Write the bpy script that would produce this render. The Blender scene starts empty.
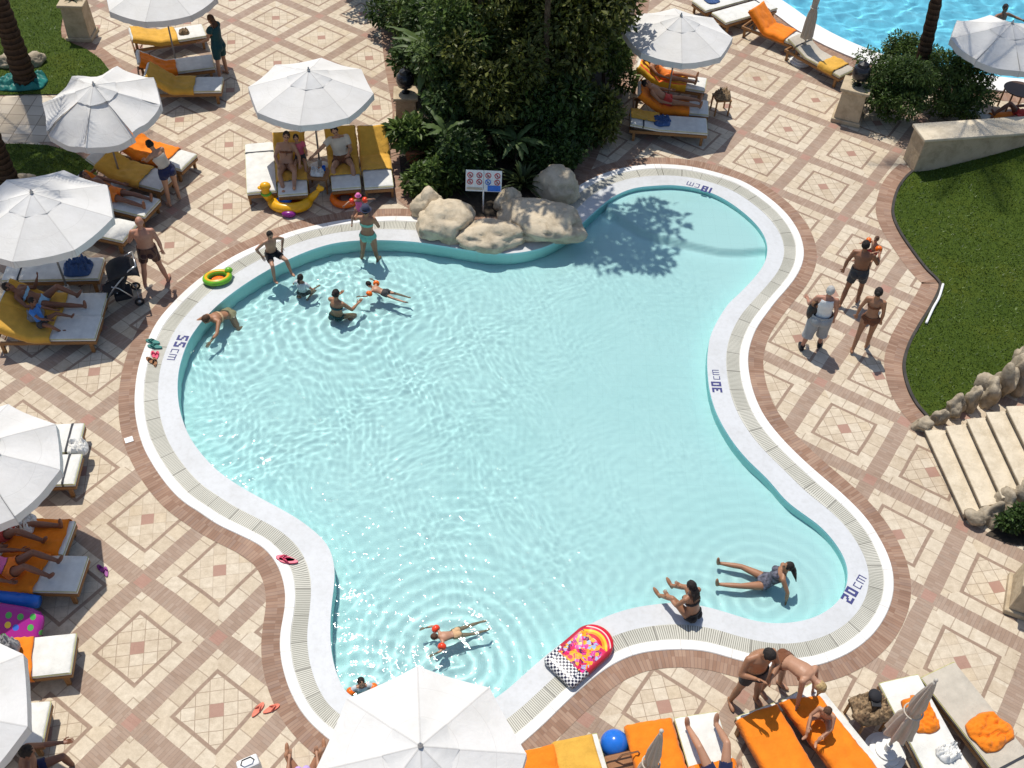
import bpy, bmesh, math, random
import numpy as np
from mathutils import Vector, Matrix, noise
random.seed(7); np.random.seed(7)
rad = math.radians
SC = bpy.context.scene
COL = SC.collection
# ------------------------------------------------------------------ camera
H = 15.0
FPX, PITCH, ROLL = 1037.6, rad(47.146), rad(3.02)
_fw = Vector((0, math.cos(PITCH), -math.sin(PITCH)))
_u0 = Vector((0, math.sin(PITCH), math.cos(PITCH))); _r0 = Vector((1, 0, 0))
_rt = _r0*math.cos(ROLL) + _u0*math.sin(ROLL)
_up = _u0*math.cos(ROLL) - _r0*math.sin(ROLL)
cd = bpy.data.cameras.new('camera'); cam = bpy.data.objects.new('camera', cd); COL.objects.link(cam)
M3 = Matrix((_rt, _up, -_fw)).transposed()
cam.matrix_world = Matrix.Translation((0, 0, H)) @ M3.to_4x4()
cd.sensor_fit = 'HORIZONTAL'; cd.angle = 2*math.atan(512/FPX); cd.clip_end = 2000; cd.clip_start = .1
SC.camera = cam

def G(px, py, z=0.0):
    """world point at height z that stands behind a measured point of the photograph"""
    d = _fw + _rt*((px-512)/FPX) - _up*((py-384)/FPX)
    t = (z-H)/d.z
    return Vector((d.x*t, d.y*t, z))
def G2(p, z=0.0): return G(p[0], p[1], z)

# ------------------------------------------------------------------ node helpers
class NT:
    def __init__(s, name):
        m = bpy.data.materials.new(name); m.use_nodes = True
        s.m = m; s.t = m.node_tree; s.t.nodes.clear()
        s.out = s.t.nodes.new('ShaderNodeOutputMaterial')
    def n(s, typ, **kw):
        nd = s.t.nodes.new(typ)
        for k, v in kw.items(): setattr(nd, k, v)
        return nd
    def link(s, a, b): s.t.links.new(a, b)
    def setin(s, nd, key, v):
        i = nd.inputs[key]
        if isinstance(v, V): s.link(v.s, i)
        elif hasattr(v, 'is_output'): s.link(v, i)
        else: i.default_value = v
    def math(s, op, a, b=None, c=None):
        nd = s.n('ShaderNodeMath', operation=op)
        for i, x in enumerate((a, b, c)):
            if x is not None: s.setin(nd, i, x)
        return V(s, nd.outputs[0])
    def mixc(s, f, a, b, mode='MIX'):
        nd = s.n('ShaderNodeMix', data_type='RGBA', blend_type=mode)
        nd.clamp_factor = True
        s.setin(nd, 0, f); s.setin(nd, 6, c4(a)); s.setin(nd, 7, c4(b))
        return nd.outputs[2]
    def noise(s, scale, detail=4, vec=None, rough=.55, dist=0.):
        nd = s.n('ShaderNodeTexNoise'); nd.inputs['Scale'].default_value = scale
        nd.inputs['Detail'].default_value = detail; nd.inputs['Roughness'].default_value = rough
        nd.inputs['Distortion'].default_value = dist
        if vec is not None: s.link(vec, nd.inputs['Vector'])
        return V(s, nd.outputs['Fac'])
    def coord(s, which='Object'): return s.n('ShaderNodeTexCoord').outputs[which]
    def sep(s, vec):
        nd = s.n('ShaderNodeSeparateXYZ'); s.link(vec, nd.inputs[0])
        return [V(s, o) for o in nd.outputs]
    def comb(s, x, y, z=0.):
        nd = s.n('ShaderNodeCombineXYZ')
        for i, q in enumerate((x, y, z)): s.setin(nd, i, q)
        return nd.outputs[0]
    def white(s, vec):
        nd = s.n('ShaderNodeTexWhiteNoise', noise_dimensions='3D'); s.link(vec, nd.inputs['Vector'])
        return V(s, nd.outputs['Value'])
    def ramp(s, f, stops):
        nd = s.n('ShaderNodeValToRGB'); s.setin(nd, 0, f)
        e = nd.color_ramp.elements
        while len(e) < len(stops): e.new(.5)
        for k, (p, c) in zip(e, stops): k.position = p; k.color = c4(c)
        return nd.outputs[0]
    def bsdf(s, col, rough=.6, bump=None, bstr=.3, bdist=.01, spec=.5, metal=0., **kw):
        nd = s.n('ShaderNodeBsdfPrincipled')
        s.setin(nd, 'Base Color', c4(col)); s.setin(nd, 'Roughness', rough); nd.inputs['Metallic'].default_value = metal
        nd.inputs['Specular IOR Level'].default_value = spec
        for k, v in kw.items(): s.setin(nd, k, v)
        if bump is not None:
            b = s.n('ShaderNodeBump'); b.inputs['Strength'].default_value = bstr; b.inputs['Distance'].default_value = bdist
            s.setin(b, 'Height', bump); s.link(b.outputs[0], nd.inputs['Normal'])
        s.link(nd.outputs[0], s.out.inputs[0]); return nd
def c4(c):
    if isinstance(c, V): return c
    if isinstance(c, (tuple, list)): return (*c[:3], 1.0)
    return c
class V:
    def __init__(s, nt, sock): s.nt, s.s = nt, sock
    def __add__(s, o): return s.nt.math('ADD', s, o)
    def __radd__(s, o): return s.nt.math('ADD', s, o)
    def __sub__(s, o): return s.nt.math('SUBTRACT', s, o)
    def __rsub__(s, o): return s.nt.math('SUBTRACT', o, s)
    def __mul__(s, o): return s.nt.math('MULTIPLY', s, o)
    def __rmul__(s, o): return s.nt.math('MULTIPLY', s, o)
    def __truediv__(s, o): return s.nt.math('DIVIDE', s, o)
    def __lt__(s, o): return s.nt.math('LESS_THAN', s, o)
    def __gt__(s, o): return s.nt.math('GREATER_THAN', s, o)
    def abs(s): return s.nt.math('ABSOLUTE', s)
    def floor(s): return s.nt.math('FLOOR', s)
    def fract(s): return s.nt.math('FRACT', s)
    def max(s, o): return s.nt.math('MAXIMUM', s, o)
    def min(s, o): return s.nt.math('MINIMUM', s, o)

_mc = {}
def plain(name, col, rough=.6, var=.18, scale=6., bstr=.0, bscale=60., spec=.4, metal=0., island=0., **kw):
    """base colour broken up by noise, optional fine bump"""
    if name in _mc: return _mc[name]
    t = NT(name); co = t.coord('Object')
    n = t.noise(scale, 5, co)
    lo = tuple(max(0, c*(1-var)) for c in col); hi = tuple(min(1, c*(1+var)) for c in col)
    c = t.ramp(n, [(.3, lo), (.7, hi)])
    if island:
        r = V(t, t.n('ShaderNodeNewGeometry').outputs['Random Per Island'])
        c = t.mixc(1.0, c, t.ramp(r, [(0, (1-island,)*3), (1, (1, 1, 1))]), 'MULTIPLY')
    b = t.noise(bscale, 3, co) if bstr else None
    t.bsdf(c, rough, b, bstr, .02, spec, metal, **kw)
    _mc[name] = t.m; return t.m

# ------------------------------------------------------------------ mesh builder
class MB:
    def __init__(s): s.v = []; s.f = []; s.m = []; s.uv = []
    def add(s, vs, fs, mi=0):
        o = len(s.v); s.v.extend(tuple(p) for p in vs)
        s.f.extend(tuple(i+o for i in f) for f in fs); s.m.extend([mi]*len(fs)); return s
    def box(s, c, size, R=None, mi=0, taper=1.):
        c = Vector(c); x, y, z = (k/2 for k in size); vs = []
        for sz in (-1, 1):
            k = taper if sz > 0 else 1.
            for sx, sy in ((-1, -1), (1, -1), (1, 1), (-1, 1)):
                p = Vector((sx*x*k, sy*y*k, sz*z)); vs.append(c + (R @ p if R else p))
        return s.add(vs, [(3, 2, 1, 0), (4, 5, 6, 7), (0, 1, 5, 4), (1, 2, 6, 5), (2, 3, 7, 6), (3, 0, 4, 7)], mi)
    def tube(s, pts, r, n=8, mi=0, flat=1., ref=None, cap=True):
        pts = [Vector(p) for p in pts]
        if not isinstance(r, (list, tuple)): r = [r]*len(pts)
        vs = []; fs = []; prev = None
        for i, p in enumerate(pts):
            d = (pts[min(i+1, len(pts)-1)] - pts[max(i-1, 0)]).normalized()
            q = Vector(ref) if ref is not None else (prev if prev is not None else (Vector((0, 0, 1)) if abs(d.z) < .9 else Vector((1, 0, 0))))
            a = q - d*q.dot(d)
            if a.length < 1e-5: a = Vector((1, 0, 0)) - d*d.x
            a.normalize(); b = d.cross(a); prev = a
            for k in range(n):
                t = 2*math.pi*k/n
                vs.append(p + (a*math.cos(t)*flat + b*math.sin(t))*r[i])
        for i in range(len(pts)-1):
            for k in range(n):
                fs.append((i*n+k, i*n+(k+1) % n, (i+1)*n+(k+1) % n, (i+1)*n+k))
        if cap:
            fs.append(tuple(range(n-1, -1, -1))); o = (len(pts)-1)*n; fs.append(tuple(o+k for k in range(n)))
        return s.add(vs, fs, mi)
    def ell(s, c, r, nu=12, nv=8, R=None, mi=0):
        c = Vector(c)
        if not isinstance(r, (tuple, list)): r = (r, r, r)
        vs = []; fs = []
        def P(a, b): 
            p = Vector((r[0]*math.sin(b)*math.cos(a), r[1]*math.sin(b)*math.sin(a), r[2]*math.cos(b)))
            return c + (R @ p if R else p)
        vs.append(P(0, 0))
        for j in range(1, nv):
            for i in range(nu): vs.append(P(2*math.pi*i/nu, math.pi*j/nv))
        vs.append(P(0, math.pi)); L = len(vs)-1
        for i in range(nu):
            fs.append((0, 1+i, 1+(i+1) % nu))
            for j in range(nv-2):
                a = 1+j*nu; fs.append((a+i, a+nu+i, a+nu+(i+1) % nu, a+(i+1) % nu))
            a = 1+(nv-2)*nu; fs.append((a+i, L, a+(i+1) % nu))
        return s.add(vs, fs, mi)
    def torus(s, c, R, r, nu=32, nv=10, sx=1., sy=1., rot=None, mi=0, mifun=None, z=1.):
        c = Vector(c); vs = []; 
        for i in range(nu):
            a = 2*math.pi*i/nu
            for j in range(nv):
                b = 2*math.pi*j/nv
                p = Vector(((R*sx+r*math.cos(b))*math.cos(a), (R*sy+r*math.cos(b))*math.sin(a), r*z*math.sin(b)))
                vs.append(c + (rot @ p if rot else p))
        for i in range(nu):
            fs = [(i*nv+j, ((i+1) % nu)*nv+j, ((i+1) % nu)*nv+(j+1) % nv, i*nv+(j+1) % nv) for j in range(nv)]
            if i == 0: s.add(vs, fs, mifun(i) if mifun else mi); o = len(s.v)-len(vs)
            else:
                s.f.extend(tuple(k+o for k in f) for f in fs); s.m.extend([mifun(i) if mifun else mi]*nv)
        return s
    def prism(s, poly, z0, z1, mi=0):
        n = len(poly); a = [(p[0], p[1], z0) for p in poly]; b = [(p[0], p[1], z1) for p in poly]
        ar = sum(poly[i][0]*poly[(i+1) % n][1]-poly[(i+1) % n][0]*poly[i][1] for i in range(n))
        if ar < 0: a.reverse(); b.reverse()
        return s.add(a+b, [tuple(range(n-1, -1, -1)), tuple(range(n, 2*n))] + [(i, (i+1) % n, n+(i+1) % n, n+i) for i in range(n)], mi)
    def lathe(s, prof, n=20, c=(0, 0, 0), mi=0):
        vs = []; fs = []; c = Vector(c)
        for r, z in prof:
            for k in range(n):
                t = 2*math.pi*k/n; vs.append(c+Vector((r*math.cos(t), r*math.sin(t), z)))
        for i in range(len(prof)-1):
            for k in range(n): fs.append((i*n+k, i*n+(k+1) % n, (i+1)*n+(k+1) % n, (i+1)*n+k))
        fs.append(tuple(range(n-1, -1, -1))); o = (len(prof)-1)*n; fs.append(tuple(o+k for k in range(n)))
        return s.add(vs, fs, mi)
    def build(s, name, mats, parent=None, smooth=False, bevel=0., loc=None, rotz=None, solid=0., autos=None):
        me = bpy.data.meshes.new(name); me.from_pydata([tuple(p) for p in s.v], [], s.f)
        if not isinstance(mats, (list, tuple)): mats = [mats]
        for m in mats: me.materials.append(m)
        if len(mats) > 1: me.polygons.foreach_set('material_index', s.m)
        if smooth: me.polygons.foreach_set('use_smooth', [True]*len(me.polygons))
        me.update()
        o = bpy.data.objects.new(name, me); COL.objects.link(o)
        if parent is not None: o.parent = parent
        if loc is not None: o.location = loc
        if rotz is not None: o.rotation_euler = (0, 0, rotz)
        if solid:
            md = o.modifiers.new('solid', 'SOLIDIFY'); md.thickness = solid; md.offset = 1
        if bevel:
            md = o.modifiers.new('bevel', 'BEVEL'); md.width = bevel; md.segments = 2; md.limit_method = 'ANGLE'; md.angle_limit = rad(40)
        return o
def tag(o, label, cat, group=None):
    o['label'] = label; o['category'] = cat
    if group: o['group'] = group
    return o
def thing(name, label, cat, loc=(0, 0, 0), rotz=0., group=None):
    o = bpy.data.objects.new(name, None); COL.objects.link(o); o.location = loc; o.rotation_euler = (0, 0, rotz)
    o.empty_display_size = .2
    return tag(o, label, cat, group)
def struct(o, kind='structure'): o['kind'] = kind; return o
def Rz(a): return Matrix.Rotation(a, 3, 'Z')
def ang(a, b): d = b-a; return math.atan2(d.y, d.x)
def catmull(pts, n, closed=True):
    P = [np.array(p[:2], float) for p in pts]; m = len(P); out = []
    segs = m if closed else m-1
    for i in range(segs):
        p0 = P[(i-1) % m] if closed or i > 0 else P[0]; p1 = P[i]; p2 = P[(i+1) % m]
        p3 = P[(i+2) % m] if closed or i+2 < m else P[-1]
        for k in range(12):
            t = k/12; out.append(.5*((2*p1)+(-p0+p2)*t+(2*p0-5*p1+4*p2-p3)*t*t+(-p0+3*p1-3*p2+p3)*t**3))
    if not closed: out.append(P[-1])
    out = np.array(out)
    q = np.vstack([out, out[:1]]) if closed else out
    L = np.r_[0, np.cumsum(np.hypot(*np.diff(q, axis=0).T))]
    s = np.linspace(0, L[-1], n+1)[:-1] if closed else np.linspace(0, L[-1], n)
    r = np.c_[np.interp(s, L, q[:, 0]), np.interp(s, L, q[:, 1])]
    return r
def smooth_closed(r, it=6):
    for _ in range(it): r = .5*r + .25*(np.roll(r, 1, 0)+np.roll(r, -1, 0))
    return r
def inside(poly, x, y):
    """vectorised point in polygon"""
    poly = np.asarray(poly); c = np.zeros(np.shape(x), bool); j = len(poly)-1
    for i in range(len(poly)):
        xi, yi = poly[i]; xj, yj = poly[j]
        with np.errstate(divide='ignore', invalid='ignore'):
            c ^= ((yi > y) != (yj > y)) & (x < (xj-xi)*(y-yi)/(yj-yi+1e-12)+xi)
        j = i
    return c
def strip(A, B, zA, zB, name, mat, closed=True, uvw=1.0, parent=None):
    """sheet between two matched polylines with UV: u along, v across (metres)"""
    n = len(A); vs = [(p[0], p[1], zA) for p in A] + [(p[0], p[1], zB) for p in B]
    fs = [(i, (i+1) % n, n+(i+1) % n, n+i) for i in range(n if closed else n-1)]
    # face up
    a, b, c = (np.array(vs[k]) for k in fs[0][:3])
    if np.cross(b-a, c-a)[2] < 0: fs = [f[::-1] for f in fs]
    o = MB().add(vs, fs).build(name, mat, parent)
    L = np.r_[0, np.cumsum(np.hypot(*np.diff(np.vstack([A, A[:1]]), axis=0).T))]
    W = np.hypot(*(np.array(B)-np.array(A)).T)
    uv = o.data.uv_layers.new(name='UVMap')
    for pl in o.data.polygons:
        idx = [o.data.loops[l].vertex_index for l in pl.loop_indices]
        wrap = closed and any((k % n) == n-1 for k in idx) and any((k % n) == 0 for k in idx)
        for l in pl.loop_indices:
            k = o.data.loops[l].vertex_index; i = k % n
            u = L[i] if not (wrap and i == 0) else L[-1]
            uv.data[l].uv = (u, W[i] if k >= n else 0.)
    return o
def offset_curve(r, d):
    """offset a closed curve along its left normal by d"""
    t = np.roll(r, -1, 0)-np.roll(r, 1, 0); t /= np.hypot(*t.T)[:, None]
    return r + d*np.c_[-t[:, 1], t[:, 0]]
def face_fill(loops, z, name, mat):
    from mathutils.geometry import tessellate_polygon
    ls = [[Vector((p[0], p[1], 0)) for p in l] for l in loops]
    tris = tessellate_polygon(ls); vs = [(p[0], p[1], z) for l in loops for p in l]
    fs = []
    for t in tris:
        a, b, c = (np.array(vs[k][:2]) for k in t); cr = (b[0]-a[0])*(c[1]-a[1])-(b[1]-a[1])*(c[0]-a[0])
        if abs(cr) > 1e-9: fs.append(tuple(t) if cr > 0 else tuple(t)[::-1])
    return MB().add(vs, fs).build(name, mat)
# ------------------------------------------------------------------ paving
S_LAT = .1171*H
def paving(name):
    t = NT(name); x, y, _z = t.sep(t.coord('Object'))
    right = (x > 0.0)
    co = t.coord('Object')
    def lat(ox, oy, th):
        c, s = math.cos(th), math.sin(th); dx, dy = x-ox*H, y-oy*H
        return (dx*c+dy*s)*(1/S_LAT), (dx*s-dy*c)*(1/S_LAT)
    uL, wL = lat(-.39506, .60343, rad(-33.06)); uR, wR = lat(.43684, 1.64361, rad(-33.06))
    wob = (t.noise(.9, 2, co)-.5)*.03
    u = uL+(uR-uL)*right+wob; w = wL+(wR-wL)*right+wob
    du = ((u+.5).fract()-.5).abs(); dw = ((w+.5).fract()-.5).abs()
    cu = u.fract()-.5; cw = w.fract()-.5; au, aw = cu.abs(), cw.abs(); m = au.max(aw)
    bu, bw = du < .083, dw < .083; band = bu.max(bw)
    node = (du < .062)*(dw < .062)
    frame = (m > .243)*(m < .275)
    r1 = (cu+cw)*.70711; r2 = (cu-cw)*.70711
    centre = (r1.abs().max(r2.abs())) < .06
    inner = m < .243
    g1 = r1*(1/.12)+.5; g2 = r2*(1/.12)+.5
    cid = u.floor()*7.31+w.floor()*3.77
    big = t.white(t.comb(u.floor(), w.floor(), 3.)) > .55      # some cells are laid with larger flags
    jl = .055
    j_in = ((g1.fract()-.5).abs() > .5-jl*.5).max((g2.fract()-.5).abs() > .5-jl*.5)
    hv = t.white(t.comb(g1.floor(), g2.floor(), cid))
    alongu = aw > au
    al = cu*alongu+cw*(1-alongu); at = al*(1/.17)+cid*1.37
    j_out = ((at.fract()-.5).abs() > .5-.03).max(((m-.275).abs() < .004))
    ho = t.white(t.comb(at.floor(), cid+alongu*2.7+(cu > 0)*1.3+(cw > 0)*5.1, 1.))
    tv = hv*inner+ho*(1-inner)
    tile = t.ramp(tv, [(0, (.60, .50, .37)), (.35, (.665, .57, .435)), (.75, (.70, .615, .485)), (1, (.64, .53, .38))])
    stone = t.noise(9, 6, co, .65)
    tile = t.mixc(.55, tile, t.ramp(stone, [(.3, (.52, .47, .40)), (.7, (1, 1, 1))]), 'MULTIPLY')
    joint = j_in*inner*(1-centre)*(.85-big*.45)+j_out*(1-inner)*.7
    tile = t.mixc(joint, tile, (.27, .19, .13))
    # bricks laid across the bands
    s = u*bw*(1-bu)+w*bu
    bk = s*(1/.0335)
    hb = t.white(t.comb(bk.floor(), bu*3.+u.floor()*bu+w.floor()*bw, 4.))
    brick = t.ramp(hb, [(0, (.285, .19, .135)), (.45, (.325, .222, .162)), (.8, (.36, .258, .195)), (1, (.30, .215, .162))])
    brick = t.mixc(((bk.fract()-.5).abs() > .42)*.5, brick, (.17, .115, .09))
    brick = t.mixc(node*.6, brick, (.38, .165, .125))
    fr = t.ramp(t.noise(14, 3, co), [(.3, (.225, .145, .10)), (.7, (.31, .21, .15))])
    col = t.mixc(frame, tile, fr); col = t.mixc(centre, col, (.36, .195, .145)); col = t.mixc(band, col, brick)
    stain = t.noise(.55, 6, co, .7)
    col = t.mixc(.8, col, t.ramp(stain, [(.28, (.74, .69, .63)), (.5, (1, 1, 1))]), 'MULTIPLY')
    spill = t.noise(1.5, 7, co, .75, 1.2)
    col = t.mixc(.85, col, t.ramp(spill, [(.24, (.58, .50, .42)), (.36, (1, 1, 1))]), 'MULTIPLY')
    col = t.mixc(t.noise(2.3, 5, co, .7)*.22, col, (.62, .53, .42))
    speck = t.noise(45, 2, co)
    col = t.mixc(.22, col, t.ramp(speck, [(.3, (.6, .57, .53)), (.62, (1, 1, 1))]), 'MULTIPLY')
    t.bsdf(col, .72, joint*-1.+stone*.3, .25, .01, .3)
    return t.m
def brickring(name, w=.056):
    t = NT(name); u, v, _ = t.sep(t.coord('UV')); co = t.coord('Object')
    b = u*(1/w); row = (v*(1/.19)).floor()
    h = t.white(t.comb(b.floor(), row, 2.))
    c = t.ramp(h, [(0, (.26, .155, .105)), (.45, (.32, .205, .145)), (.8, (.365, .25, .182)), (1, (.29, .195, .15))])
    c = t.mixc(((b.fract()-.5).abs() > .41)*.55, c, (.18, .12, .095))
    c = t.mixc(.7, c, t.ramp(t.noise(1.3, 5, co), [(.3, (.72, .68, .66)), (.65, (1.1, 1.05, 1))]), 'MULTIPLY')
    t.bsdf(c, .75, h, .2, .01, .3); return t.m
def grating(name):
    t = NT(name); u, v, _ = t.sep(t.coord('UV')); co = t.coord('Object')
    a = u*(1/.034); e = v*(1/.27)
    gap = ((a.fract()-.5).abs() < .17)*((e.fract()-.5).abs() < .46)
    plate = t.white(t.comb((u*(1/.5)).floor(), 1., 1.))
    c = t.ramp(plate, [(0, (.52, .51, .44)), (1, (.61, .595, .52))])
    c = t.mixc(((u*(1/.5)).fract() < .035)*.75, c, (.16, .15, .13))
    c = t.mixc(gap*.85, c, (.15, .145, .115))
    c = t.mixc(.6, c, t.ramp(t.noise(1.1, 4, co), [(.3, (.7, .7, .68)), (.6, (1, 1, 1))]), 'MULTIPLY')
    t.bsdf(c, .6, gap*-1., .5, .01, .4); return t.m
def whitestone(name, col=(.80, .79, .765)):
    t = NT(name); co = t.coord('Object')
    c = t.mixc(.6, col, t.ramp(t.noise(.8, 6, co, .7), [(.3, (.80, .79, .77)), (.55, (1, 1, 1))]), 'MULTIPLY')
    c = t.mixc(.4, c, t.ramp(t.noise(11, 5, co, .7), [(.3, (.78, .77, .74)), (.55, (1, 1, 1))]), 'MULTIPLY')
    t.bsdf(c, .55, t.noise(70, 3, co), .08, .01, .4); return t.m
def water(name, tint):
    t = NT(name)
    rf = t.n('ShaderNodeBsdfRefraction'); rf.inputs[0].default_value = (*tint, 1); rf.inputs['IOR'].default_value = 1.33; rf.inputs['Roughness'].default_value = 0
    gl = t.n('ShaderNodeBsdfGlossy'); gl.inputs['Roughness'].default_value = .055
    bp = t.n('ShaderNodeBump'); bp.inputs['Strength'].default_value = 1.; bp.inputs['Distance'].default_value = .008
    t.setin(bp, 'Height', t.noise(11, 2, t.coord('Object'), .5, .6)); t.link(bp.outputs[0], gl.inputs['Normal'])
    fr = t.n('ShaderNodeFresnel'); fr.inputs[0].default_value = 1.33
    mx = t.n('ShaderNodeMixShader'); t.link(fr.outputs[0], mx.inputs[0]); t.link(rf.outputs[0], mx.inputs[1]); t.link(gl.outputs[0], mx.inputs[2])
    t.link(mx.outputs[0], t.out.inputs[0]); return t.m
def grass(name):
    t = NT(name); co = t.coord('Object')
    c = t.ramp(t.noise(26, 6, co, .7), [(.25, (.030, .055, .005)), (.55, (.070, .105, .012)), (.85, (.13, .155, .028))])
    c = t.mixc(.75, c, t.ramp(t.noise(.7, 5, co, .7), [(.3, (.72, .84, .6)), (.5, (1, 1.05, 1)), (.70, (1.35, 1.15, .8))]), 'MULTIPLY')
    t.bsdf(c, .8, t.noise(60, 4, co), .9, .05, .15); return t.m
def leafmat(name, lo, hi, trans=.25):
    t = NT(name); r = V(t, t.n('ShaderNodeNewGeometry').outputs['Random Per Island'])
    c = t.ramp(r, [(0, lo), (.7, hi), (1, tuple(min(1, k*1.5) for k in hi))])
    d = t.n('ShaderNodeBsdfPrincipled'); t.link(c, d.inputs['Base Color']); d.inputs['Roughness'].default_value = .5; d.inputs['Specular IOR Level'].default_value = .35
    tl = t.n('ShaderNodeBsdfTranslucent'); t.link(c, tl.inputs[0])
    mx = t.n('ShaderNodeMixShader'); mx.inputs[0].default_value = trans
    t.link(d.outputs[0], mx.inputs[1]); t.link(tl.outputs[0], mx.inputs[2]); t.link(mx.outputs[0], t.out.inputs[0]); return t.m
def bark(name, lo, hi, rings=0.):
    t = NT(name); co = t.coord('Object'); x, y, z = t.sep(co)
    n = t.noise(9, 6, co, .7)
    f = n if not rings else n*.55+((z*rings+n*.6).fract())*.45
    t.bsdf(t.ramp(f, [(.25, lo), (.75, hi)]), .9, f, .8, .04, .1); return t.m
def wood(name, col):
    t = NT(name); x, y, z = t.sep(t.coord('Object'))
    f = t.noise(5, 5, t.comb(x*.6, y*6., z*6.), .65)
    t.bsdf(t.ramp(f, [(.3, tuple(k*.6 for k in col)), (.7, tuple(min(1, k*1.15) for k in col))]), .5, f, .15, .01, .4); return t.m
def cloth(name, col, rough=.85, stripes=None, var=.12):
    t = NT(name); co = t.coord('Object')
    c = t.ramp(t.noise(5, 5, co), [(.3, tuple(k*(1-var) for k in col)), (.7, tuple(min(1, k*(1+var)) for k in col))])
    if stripes:
        x, y, z = t.sep(co); f = (y*stripes[1]).fract() < stripes[2]
        c = t.mixc(f, c, stripes[0])
    t.bsdf(c, rough, t.noise(140, 2, co)*.15+t.noise(9, 4, co, .6, 1.5), .5, .02, .15, **{'Sheen Weight': .15}); return t.m
def canopycloth(name, col=(.80, .79, .765)):
    t = NT(name); co = t.coord('Object'); x, y, z = t.sep(co)
    c = t.mixc(.6, col, t.ramp(t.noise(1.6, 6, co, .7), [(.3, (.84, .83, .80)), (.6, (1, 1, 1))]), 'MULTIPLY')
    an = t.math('ARCTAN2', y, x)*(4/math.pi); rr = t.math('SQRT', x*x+y*y)
    seam = (((an+.5).fract()-.5).abs()*rr*.785 < .012).max(((rr*(1/.47)).fract() < .012))
    c = t.mixc(seam*.35, c, (.45, .43, .40))
    crease = t.noise(3.2, 5, co, .6, 2.2)
    b = t.n('ShaderNodeBump'); b.inputs['Strength'].default_value = .22; b.inputs['Distance'].default_value = .05; t.setin(b, 'Height', crease+seam*.2)
    d = t.n('ShaderNodeBsdfDiffuse'); t.link(c, d.inputs[0]); t.link(b.outputs[0], d.inputs['Normal'])
    tl = t.n('ShaderNodeBsdfTranslucent'); t.link(c, tl.inputs[0])
    mx = t.n('ShaderNodeMixShader'); mx.inputs[0].default_value = .13
    t.link(d.outputs[0], mx.inputs[1]); t.link(tl.outputs[0], mx.inputs[2]); t.link(mx.outputs[0], t.out.inputs[0]); return t.m
def kerbstone(name):
    t = NT(name); u, v, _ = t.sep(t.coord('UV')); co = t.coord('Object')
    h = t.white(t.comb((u*(1/.8)).floor(), 1., 1.))
    c = t.ramp(h, [(0, (.74, .73, .70)), (1, (.83, .82, .80))])
    c = t.mixc(.7, c, t.ramp(t.noise(1.1, 7, co, .75), [(.3, (.78, .76, .72)), (.55, (1, 1, 1))]), 'MULTIPLY')
    c = t.mixc(((u*(1/.8)).fract() < .016)*.55, c, (.36, .33, .28))
    c = t.mixc((t.noise(3.1, 5, co, .8, 1.) > .70)*.4, c, (.55, .47, .34))
    t.bsdf(c, .55, t.noise(60, 3, co), .1, .01, .4); return t.m
def rockmat(name, lo=(.27, .20, .13), hi=(.55, .45, .32)):
    t = NT(name); co = t.coord('Object')
    f = t.noise(3.2, 8, co, .7, .4)
    c = t.ramp(f, [(.3, lo), (.55, hi), (.8, tuple(min(1, k*1.1) for k in hi))])
    t.bsdf(c, .85, t.noise(14, 6, co, .7), .5, .04, .2); return t.m

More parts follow.
